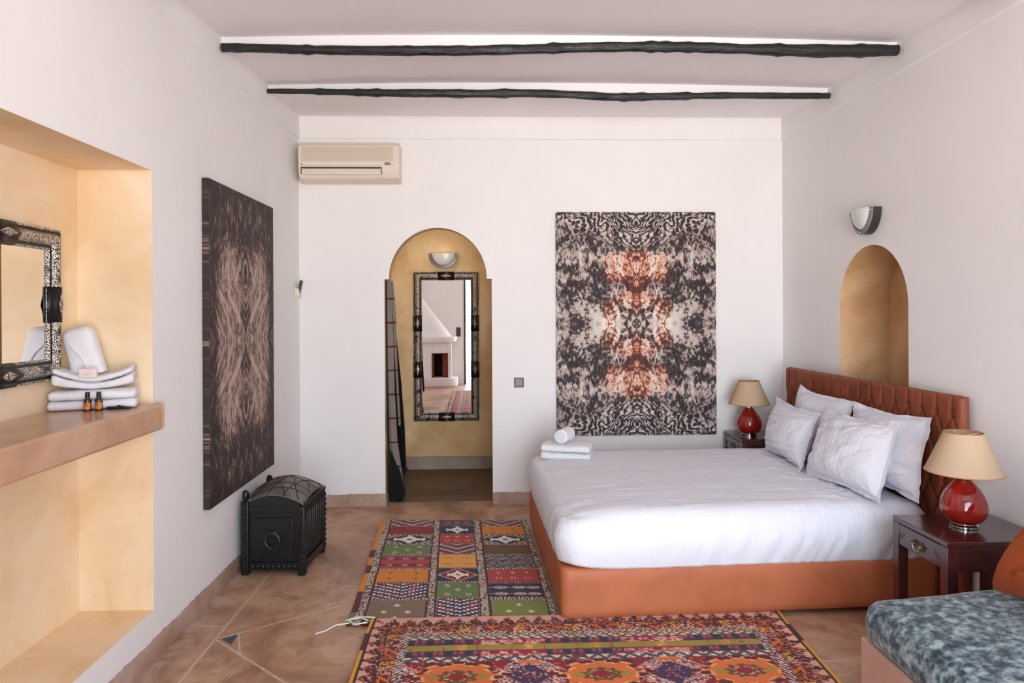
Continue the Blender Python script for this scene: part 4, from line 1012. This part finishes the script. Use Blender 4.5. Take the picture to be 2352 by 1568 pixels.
pillow('white pillow propped in front, closest to the far lamp', .64, .38, .17, 21, (1.975, 4.47, .720), R(17), R(-2), R(2))
pillow('white pillow propped in front at the middle of the bed, the largest', .68, .43, .19, 34, (1.99, 3.74, .745), R(20), R(6), R(-3))

# ------------------------------------------------------------------ towels
def folded_towel(name, label, L, W, H, layers, loc, rz, seed, saddle=0.0, dog=0.0):
    """a towel folded flat: stacked soft leaves with a rolled edge, one mesh; local x length"""
    t = thing(name, label, 'towel', loc, rz)
    nu, nv = 60, 90
    for li in range(layers):
        h = H / layers; u = np.linspace(-1, 1, nu); a = np.linspace(0, 2*PI, nv, endpoint=False)
        U, A = np.meshgrid(u, a, indexing='ij')
        ca, sa = np.cos(A), np.sin(A); ex = 4.5
        y = np.sign(ca) * abs(ca)**(2/ex*1.0) * W/2; z = np.sign(sa) * abs(sa)**(2/ex*1.9) * h/2
        endt = (1 - np.clip((abs(U) - .93) / .07, 0, 1)**2 * .35)
        y2 = y * (1 - np.clip((abs(U) - .95)/.05, 0, 1)**2 * .1); z2 = z * endt
        z2 = z2 + h * (li + .5) + fbm(U*3 + seed + li*7, A*1.2, seed, 3) * .010 * (sa > 0 if li == layers-1 else 1) * (1 if True else 0) * np.where((sa < 0) & (li == 0), 0, 1)
        z2 = z2 + saddle * (abs(U)**1.6) * (1 if li else np.where(sa > -.2, 1, .55)) * .2
        y2 = y2 + fbm(U*2.5, A*0 + li, seed + 4) * .014
        P = np.stack([U * L/2 * (1 - .015*li), y2, z2], -1)
        o = gridmesh('fold', P.transpose(1, 0, 2), M['terry'], t, 70, closeu=True)
        bm = bmesh.new(); bm.from_mesh(o.data)
        eds = [e for e in bm.edges if len(e.link_faces) == 1]; bmesh.ops.holes_fill(bm, edges=eds, sides=0); bmesh.ops.recalc_face_normals(bm, faces=bm.faces); bm.to_mesh(o.data); bm.free()
    return t
def rolled_towel(name, label, L, r, loc, rot, seed, squash=1.0):
    bm = bmesh.new(); n = 44; m = 36; rows = []
    t = thing(name, label, 'towel', loc); t.rotation_euler = rot
    A = np.linspace(0, 2*PI, n, endpoint=False); u = np.linspace(-1, 1, m)
    U, AA = np.meshgrid(u, A, indexing='ij')
    rr = r * (1 + fbm(U*2 + seed, AA*.9, seed, 3) * .10) * (1 - np.clip((abs(U) - .9)/.1, 0, 1)**2 * .12)
    P = np.stack([U*L/2, rr*np.cos(AA), rr*np.sin(AA)*squash], -1)
    o = gridmesh('roll', P.transpose(1, 0, 2), M['terry'], t, 60, closeu=True)
    bm = bmesh.new(); bm.from_mesh(o.data); eds = [e for e in bm.edges if len(e.link_faces) == 1]; bmesh.ops.holes_fill(bm, edges=eds, sides=0); bmesh.ops.recalc_face_normals(bm, faces=bm.faces); bm.to_mesh(o.data); bm.free()
    # spiral end
    for sx in (-1, 1):
        bm = bmesh.new(); pts = []
        for k in range(70): a = k * .3; q = r * .12 + r * .78 * k / 70; pts.append((sx * (L/2 + .001), q*math.cos(a), q*math.sin(a)*squash))
        tube(bm, pts, r * .085, 7); obj('spiral_end', bm, M['terry'], t, smooth=70)
    return t
folded_towel('folded_towel', 'flat folded white towel lying on the far foot corner of the bed', .34, .20, .105, 2, (.53, 4.70, .517), R(-16), 5)
rolled_towel('rolled_towel', 'small rolled white hand towel on the folded towel on the bed', .155, .049, (.515, 4.715, .672), (0, 0, R(62)), 8)
# towels on the plaster shelf
folded_towel('folded_towel', 'folded white bath towel at the bottom of the pile on the plaster shelf', .315, .145, .082, 2, (-1.655, 2.935, 1.133), R(20), 15)
folded_towel('folded_towel', 'folded white towel second from below on the plaster shelf, ends curling up', .295, .135, .058, 2, (-1.655, 2.94, 1.216), R(20), 17, saddle=.20)
folded_towel_up = thing('rolled_towel', 'thick white towel roll standing upright on the pile on the plaster shelf', 'towel', (-1.690, 2.96, 1.272)); folded_towel_up.rotation_euler = (R(2), R(-13), R(8))
n, m = 48, 40; A = np.linspace(0, 2*PI, n, endpoint=False); u = np.linspace(0, 1, m); AA, UU = np.meshgrid(A, u, indexing='ij')
ca, sa = np.cos(AA), np.sin(AA); e_ = 3.2; cap = np.where(UU > .84, np.sqrt(np.maximum(0, 1 - ((UU - .84)/.16)**2)), 1) ; wd = .062 * (1.05 - .12*UU)
P = np.stack([np.sign(ca)*abs(ca)**(2/e_) * wd * (.35 + .65*cap) + fbm(AA, UU*4, 3)*.006, np.sign(sa)*abs(sa)**(2/e_) * .045 * (.25 + .75*cap), UU * .205 + fbm(AA*2, UU*3, 9)*.004], -1)
o = gridmesh('roll', P, M['terry'], folded_towel_up, 70, closeu=True)
bm = bmesh.new(); bm.from_mesh(o.data); eds = [e for e in bm.edges if len(e.link_faces) == 1]; bmesh.ops.holes_fill(bm, edges=eds, sides=0); bmesh.ops.recalc_face_normals(bm, faces=bm.faces); bm.to_mesh(o.data); bm.free()
bm = bmesh.new(); tube(bm, [(.012, -.046, .02), (.010, -.047, .06), (-.004, -.047, .10), (-.02, -.046, .125), (-.03, -.044, .14)], [.004, .005, .005, .005, .003], 8); obj('towel_edge', bm, M['terry'], folded_towel_up)
t = thing('soap_box', 'small pale pink soap packet on the towels on the plaster shelf', 'soap', (-1.640, 2.858, 1.268), R(4))
obj('packet', nb((-.033, .033, -.010, .010, 0, .038)), M['paper'], t, bevel=.003)
obj('printed_line', nb((-.012, .014, -.0108, -.0100, .016, .018), (-.010, .010, -.0108, -.0100, .011, .0125)), M['acline'], t, smooth=None)
def bottle(label, loc):
    t = thing('toiletry_bottle', label, 'bottle', loc, 0, 'amber toiletry bottles on the shelf')
    bm = bmesh.new(); lathe(bm, [(.0125, 0), (.0145, .002), (.0145, .044), (.012, .050), (.0075, .053), (.0075, .056)], 24); obj('bottle_body', bm, M['amber'], t)
    bm = bmesh.new(); lathe(bm, [(.0088, .0555), (.0090, .057), (.0085, .075), (.006, .077)], 20); obj('cap', bm, M['patch'], t)
    bm = bmesh.new(); lathe(bm, [(.01475, .009), (.01475, .034)], 24, capa=False, capb=False, a0=-2.9, a1=-.25); obj('label_band', bm, M['label'], t)
    bm = bmesh.new(); lathe(bm, [(.01495, .027), (.01495, .030)], 24, capa=False, capb=False, a0=-2.3, a1=-.9); lathe(bm, [(.01495, .020), (.01495, .0215)], 24, capa=False, capb=False, a0=-2.1, a1=-1.1); obj('label_print', bm, M['patch'], t)
    return t
bottle('little amber bottle with black cap, the one farther from the black sachet', (-1.636, 2.845, 1.1335))
bottle('little amber bottle with black cap, next to the black sachet', (-1.596, 2.855, 1.1335))
t = thing('sachet', 'crumpled black sachet on the plaster shelf in front of the towels', 'sachet', (-1.538, 2.90, 1.1335), R(12))
bm = nb((-.045, .0, -.012, .012, .0, .012)); obj('flat_end', bm, M['patch'], t, bevel=.004)
bm = nb((-.01, .04, -.012, .014, .0, .018)); bmesh.ops.rotate(bm, verts=bm.verts, cent=(-.01, 0, 0), matrix=Matrix.Rotation(R(14), 3, 'Y'));
for v in bm.verts: v.co.z = max(v.co.z, 0.0)
obj('raised_end', bm, M['patch'], t, bevel=.003)

# ------------------------------------------------------------------ nightstands (local origin centre bottom; drawer faces -x)
def nightstand():
    t = thing('nightstand', 'x', 'nightstand'); w, d, h = .46, .385, .572; lg = .046; ap = .105
    obj('tabletop', nb((-w/2, w/2, -d/2, d/2, h - .022, h)), M['wood'], t, bevel=.003)
    for sx in (-1, 1):
        for sy in (-1, 1):
            x = sx * (w/2 - lg/2); y = sy * (d/2 - lg/2)
            obj('leg', nb((x - lg/2, x + lg/2, y - lg/2, y + lg/2, 0, h - .0225)), M['wood'], t, bevel=.002)
    obj('apron', nb((-w/2 + lg, w/2 - lg, -d/2 + .004, -d/2 + .022, h - ap - .02, h - .0225), (-w/2 + lg, w/2 - lg, d/2 - .022, d/2 - .004, h - ap - .02, h - .0225), (w/2 - .022, w/2 - .006, -d/2 + lg, d/2 - lg, h - ap - .02, h - .0225)), M['wood'], t, bevel=.001)
    dr = obj('drawer', nb((-w/2 + .003, -w/2 + .02, -d/2 + lg + .002, d/2 - lg - .002, h - ap - .016, h - .026), (-w/2 + .02, w/2 - .03, -d/2 + .03, d/2 - .03, h - ap - .012, h - .04)), M['wood'], t, bevel=.002)
    bm = bmesh.new(); x = -w/2; zc = h - .075
    torus(bm, (x - .010, 0, zc - .004), .026, .0026, 'x', arc=PI, a0=PI); 
    for s in (-1, 1): lathe(bm, [(.006, x + .004), (.006, x - .010), (.003, x - .014)], 12, (0, s * .026, zc - .003), 'x')
    obj('pull_handle', bm, M['brass'], dr)
    bm = bmesh.new(); n = 40; pts = [(.046 * (1 + .18*math.cos(6*a)) * math.cos(a), .015 * (1 + .25*math.cos(6*a)) * math.sin(a)) for a in np.linspace(0, 2*PI, n, endpoint=False)]
    a = [bm.verts.new((x + .003, p, zc + q)) for p, q in pts]; b = [bm.verts.new((x - .001, p, zc + q)) for p, q in pts]; bm.faces.new(b)
    for i in range(n): bm.faces.new((a[i], a[(i+1) % n], b[(i+1) % n], b[i]))
    obj('handle_plate', bm, M['brassd'], dr)
    for s in (-1, 1):
        yb = s * (d/2 - lg - .012); bm = bmesh.new()
        for k in range(3): torus(bm, (x + .003, yb - s * .012 * k, zc + .008 * (k - 1)), .008 - .001 * k, .0014, 'x', 14, 6)
        obj('carved_corner', bm, M['brassd'], dr)
    return t
M['brassd'] = simple('aged_dark_brass', rgb(70, 52, 40), 0.4, 0.5, var=0.2)
ns = nightstand(); ns['label'] = 'dark red lacquered nightstand with drawer at the near side of the bed'; ns['group'] = 'nightstands beside the bed'
ns.location = (2.103, 2.945, 0)
n2 = copy_tree(ns); n2['label'] = 'dark red lacquered nightstand beyond the bed, mostly hidden by it'; n2.location = (2.085, 5.19, 0)
def table_lamp():
    t = thing('table_lamp', 'x', 'lamp', group='red ceramic lamps on the nightstands')
    bm = bmesh.new(); lathe(bm, [(.050, 0), (.056, .002), (.056, .010), (.044, .014), (.044, .018)], 40); obj('metal_foot', bm, M['chrome'], t)
    bm = bmesh.new(); pr = [(.046, .017), (.068, .030), (.084, .050), (.092, .075), (.093, .092), (.088, .118), (.077, .145), (.060, .172), (.042, .193), (.028, .206), (.019, .212)]; lathe(bm, pr, 56); obj('ceramic_body', bm, M['red'], t, smooth=80)
    bm = bmesh.new(); lathe(bm, [(.021, .211), (.021, .220), (.011, .224), (.010, .262)], 24); obj('neck', bm, M['chrome'], t)
    bm = bmesh.new(); lathe(bm, [(.152, .240), (.076, .414)], 64, capa=False, capb=False); lathe(bm, [(.0745, .414), (.1505, .240)], 64, capa=False, capb=False)
    s = obj('lamp_shade', bm, M['shade'], t, smooth=60)
    for z, rr_ in ((.414, .0755), (.241, .1515)): bm = bmesh.new(); torus(bm, (0, 0, z), rr_, .0022, 'z', 64, 6); obj('shade_trim', bm, M['trimtan'], s)
    bm = bmesh.new(); tube(bm, [(-.075, 0, .41), (0, 0, .40), (.075, 0, .41)], .002, 6); tube(bm, [(0, -.075, .41), (0, 0, .40), (0, .075, .41)], .002, 6); lathe(bm, [(.014, .255), (.026, .29), (.028, .32), (.015, .345)], 20); obj('bulb_and_spider', bm, M['glass'], t)
    return t
M['trimtan'] = simple('tan_trim', rgb(184, 132, 96), 0.7)
lp_ = table_lamp(); lp_['label'] = 'red egg-shaped lamp with cream shade on the near nightstand'; lp_.location = (2.085, 2.955, .572)
l2 = copy_tree(lp_); l2['label'] = 'red egg-shaped lamp with cream shade on the nightstand beyond the bed'; l2.location = (1.975, 5.165, .572)

# ------------------------------------------------------------------ plaster bench, its mattress and cushion
bm = nb((1.425, XR - .012, 0.35, 2.60, 0.0, .27)); o = obj('plaster_bench', bm, M['bench'], bevel=.006); tag(o, 'low pinkish plaster bench under the mottled blue-grey mattress', 'bench')
def cdisp(P):
    P = P.copy(); x, y, z = P[..., 0], P[..., 1], P[..., 2]
    P[..., 2] += np.where(z > .1, fbm(x*2 + 3, y*2, 5) * .04 + .02 * (1 - (x/.47)**2) * (1 - (y/1.1)**2) + .035 * (x/.46), 0); P[..., 1] += np.where(y > .9, .045 * (x + .46) / .92, 0)
    n_ = fbm(x*3 + y*2, z*9, 8) * .03; k = (z < .17)
    P[..., 0] += np.where(k & (abs(x) > .4), np.sign(x) * n_, 0); P[..., 1] += np.where(k & (abs(y) > 1.0), np.sign(y) * n_, 0)
    # piped bulge at the corner
    return P
s_ = slab('bench_mattress', .465, 1.12, .07, [(-.03, 0.0), (-.008, .010), (.002, .03), (.004, .07), (.002, .11), (-.012, .145), (-.035, .168), (-.07, .180), (-.11, .185)], M['sofa'], None, n=360, inner=26, disp=cdisp, smooth=80)
s_.location = (1.425 + .455, 1.475, .272)
tag(s_, 'mottled blue-grey padded mattress lying on the low plaster bench', 'mattress')
pillow('orange suede cushion propped on the mottled blue-grey mattress', .47, .47, .15, 50, (2.0, 2.36, .685), R(40), R(-21), R(0), M['orange'], .004, 'throw_cushion', 'cushion')

# ------------------------------------------------------------------ corner fireplace behind the camera (seen in the passage mirror)
t = thing('corner_fireplace', 'white plaster corner fireplace with tapering hood reflected in the tall mirror', 'fireplace', (XL, YR, 0))
def prism(bm, loop0, z0, loop1, z1, cap=True):
    a = [bm.verts.new((x, y, z0)) for x, y in loop0]; b_ = [bm.verts.new((x, y, z1)) for x, y in loop1]; n = len(a)
    for i in range(n): bm.faces.new((a[i], a[(i+1) % n], b_[(i+1) % n], b_[i]))
    if cap: bm.faces.new(a); bm.faces.new(b_)
e0 = .004
def ell(rx, ry, n=18): return [(e0, e0)] + [(e0 + rx*math.cos(PI/2*i/n), e0 + ry*math.sin(PI/2*i/n)) for i in range(n+1)]
def sup(rx, ry, n=18, p=.42): return [(e0, e0)] + [(e0 + rx*math.cos(PI/2*i/n)**p, e0 + ry*math.sin(PI/2*i/n)**p) for i in range(n+1)]
bm = bmesh.new(); prism(bm, sup(.99, .46), 0, sup(.99, .46), .17); obj('hearth_ledge', bm, M['plaster'], t, bevel=.01)
# chimney breast with firebox opening: built from blocks round the hole
bm = nb((e0, .48, e0, .32, .171, .90), (.785, .87, e0, .32, .171, .90), (.48, .785, e0, .32, .66, .90)); obj('chimney_breast', bm, M['plaster'], t, bevel=.008)
bm = nb((.481, .784, e0, .04, .171, .659)); obj('firebox_back', bm, M['soot'], t)
obj('firebox_brick', nb((.4805, .505, .04, .315, .1715, .6595), (.68, .7845, .04, .24, .1715, .6595)), M['brick'], t)
obj('brick_edge', nb((.475, .790, .3205, .326, .655, .672), (.468, .481, .3205, .326, .172, .672), (.784, .798, .3205, .326, .172, .672)), M['brick'], t)
bm = bmesh.new(); prism(bm, sup(.95, .40), .90, sup(.97, .42), .96); prism(bm, sup(.97, .42), .96, sup(.97, .42), 1.0); obj('mantel', bm, M['plaster'], t)
bm = bmesh.new(); prism(bm, sup(.87, .33), 1.001, sup(.27, .20), 1.78, False); prism(bm, sup(.27, .20), 1.78, sup(.22, .18), 3.0, False); obj('hood', bm, M['plaster'], t)
t = thing('switch_plate', 'pair of stacked bronze switches beside the fireplace, seen in the tall mirror', 'switch', (-.485, YR, 1.09))
for k in (0, 1): obj('rocker', nb((-.045, .045, .0005, .012, -.095 + k*.098, -.003 + k*.098)), M['switch'], t, bevel=.003)

# ------------------------------------------------------------------ light: daylight through the terrace opening
w = bpy.data.worlds.new('sky'); SC.world = w; w.use_nodes = True; nt = w.node_tree; bg = nt.nodes['Background']
tc = nt.nodes.new('ShaderNodeTexCoord'); sp_ = nt.nodes.new('ShaderNodeSeparateXYZ'); nt.links.new(tc.outputs['Generated'], sp_.inputs[0])
cr = nt.nodes.new('ShaderNodeValToRGB'); mr = nt.nodes.new('ShaderNodeMapRange'); mr.inputs[1].default_value = -1; mr.inputs[2].default_value = 1
nt.links.new(sp_.outputs[2], mr.inputs[0]); nt.links.new(mr.outputs[0], cr.inputs[0])
for (p, c), el in zip([(0.0, (1.88, 1.80, 1.75, 1)), (0.49, (1.68, 1.60, 1.57, 1)), (0.53, (.94, 1.08, 1.22, 1)), (1.0, (.62, .86, 1.2, 1))], [cr.color_ramp.elements[0], cr.color_ramp.elements.new(.4), cr.color_ramp.elements.new(.5), cr.color_ramp.elements[-1]]): el.position = p; el.color = c
# world brightness raised straight out from the opening, added to favour the back wall
ng = nt.nodes.new('ShaderNodeMath'); ng.operation = 'MULTIPLY'; ng.inputs[1].default_value = -1.0; nt.links.new(sp_.outputs[1], ng.inputs[0])
mx_ = nt.nodes.new('ShaderNodeMath'); mx_.operation = 'MAXIMUM'; mx_.inputs[1].default_value = 0.0; nt.links.new(ng.outputs[0], mx_.inputs[0])
pw_ = nt.nodes.new('ShaderNodeMath'); pw_.operation = 'POWER'; pw_.inputs[1].default_value = 5.0; nt.links.new(mx_.outputs[0], pw_.inputs[0])
ma_ = nt.nodes.new('ShaderNodeMath'); ma_.operation = 'MULTIPLY_ADD'; ma_.inputs[1].default_value = 4.8; ma_.inputs[2].default_value = 4.0; nt.links.new(pw_.outputs[0], ma_.inputs[0])
nt.links.new(cr.outputs[0], bg.inputs[0]); nt.links.new(ma_.outputs[0], bg.inputs[1])
ld = bpy.data.lights.new('window_portal', 'AREA'); ld.shape = 'RECTANGLE'; ld.size = OX1 - OX0; ld.size_y = OZ
lo_ = link(bpy.data.objects.new('window_portal', ld)); lo_.location = ((OX0 + OX1)/2, YR - 0.02, OZ/2); lo_.rotation_euler = (R(90), 0, 0)
ld.cycles.is_portal = True

pl = bpy.data.lights.new('sconce_bulb', 'POINT'); pl.energy = 0.12; pl.color = (1, .86, .66); pl.shadow_soft_size = 0.015
po = link(bpy.data.objects.new('sconce_bulb', pl)); po.location = (-.437, AY - .078, 2.075)
cl_ = bpy.data.lights.new('passage_fill_light', 'AREA'); cl_.shape = 'DISK'; cl_.size = 0.35; cl_.energy = 3.2; cl_.color = (1, .9, .76)  # added fill light without a fixture, brightens the passage
co_ = link(bpy.data.objects.new('passage_fill_light', cl_)); co_.location = (-.45, 5.95, 2.68)
# ------------------------------------------------------------------ camera and view
cd = bpy.data.cameras.new('camera'); cam = link(bpy.data.objects.new('camera', cd)); SC.camera = cam
F = 1575.0; cd.sensor_fit = 'HORIZONTAL'; cd.sensor_width = 36; cd.lens = F * 36 / 2352; cd.shift_y = -72 / 2352; cd.clip_start = 0.02
yaw = math.atan(52 / F); roll = R(0.30)
right = Vector((math.cos(yaw), -math.sin(yaw), 0)); fwd = Vector((math.sin(yaw), math.cos(yaw), 0)); up = Vector((0, 0, 1))
r_, u_ = right * math.cos(roll) - up * math.sin(roll), right * math.sin(roll) + up * math.cos(roll)
cam.matrix_world = Matrix(((r_.x, u_.x, -fwd.x, 0), (r_.y, u_.y, -fwd.y, 0), (r_.z, u_.z, -fwd.z, 1.535), (0, 0, 0, 1)))
vs = SC.view_settings; vs.view_transform = 'Standard'; vs.look = 'None'; vs.exposure = 0.19; vs.gamma = 1; vs.use_curve_mapping = False
SC.cycles.use_denoising = True; SC.cycles.max_bounces = 8; SC.cycles.diffuse_bounces = 6; SC.cycles.glossy_bounces = 4; SC.cycles.transmission_bounces = 3; SC.cycles.transparent_max_bounces = 4; SC.cycles.use_adaptive_sampling = True; SC.cycles.adaptive_threshold = 0.1; SC.cycles.adaptive_min_samples = 16; SC.cycles.use_light_tree = False; SC.cycles.sample_clamp_indirect = 8; SC.cycles.caustics_reflective = False; SC.cycles.caustics_refractive = False
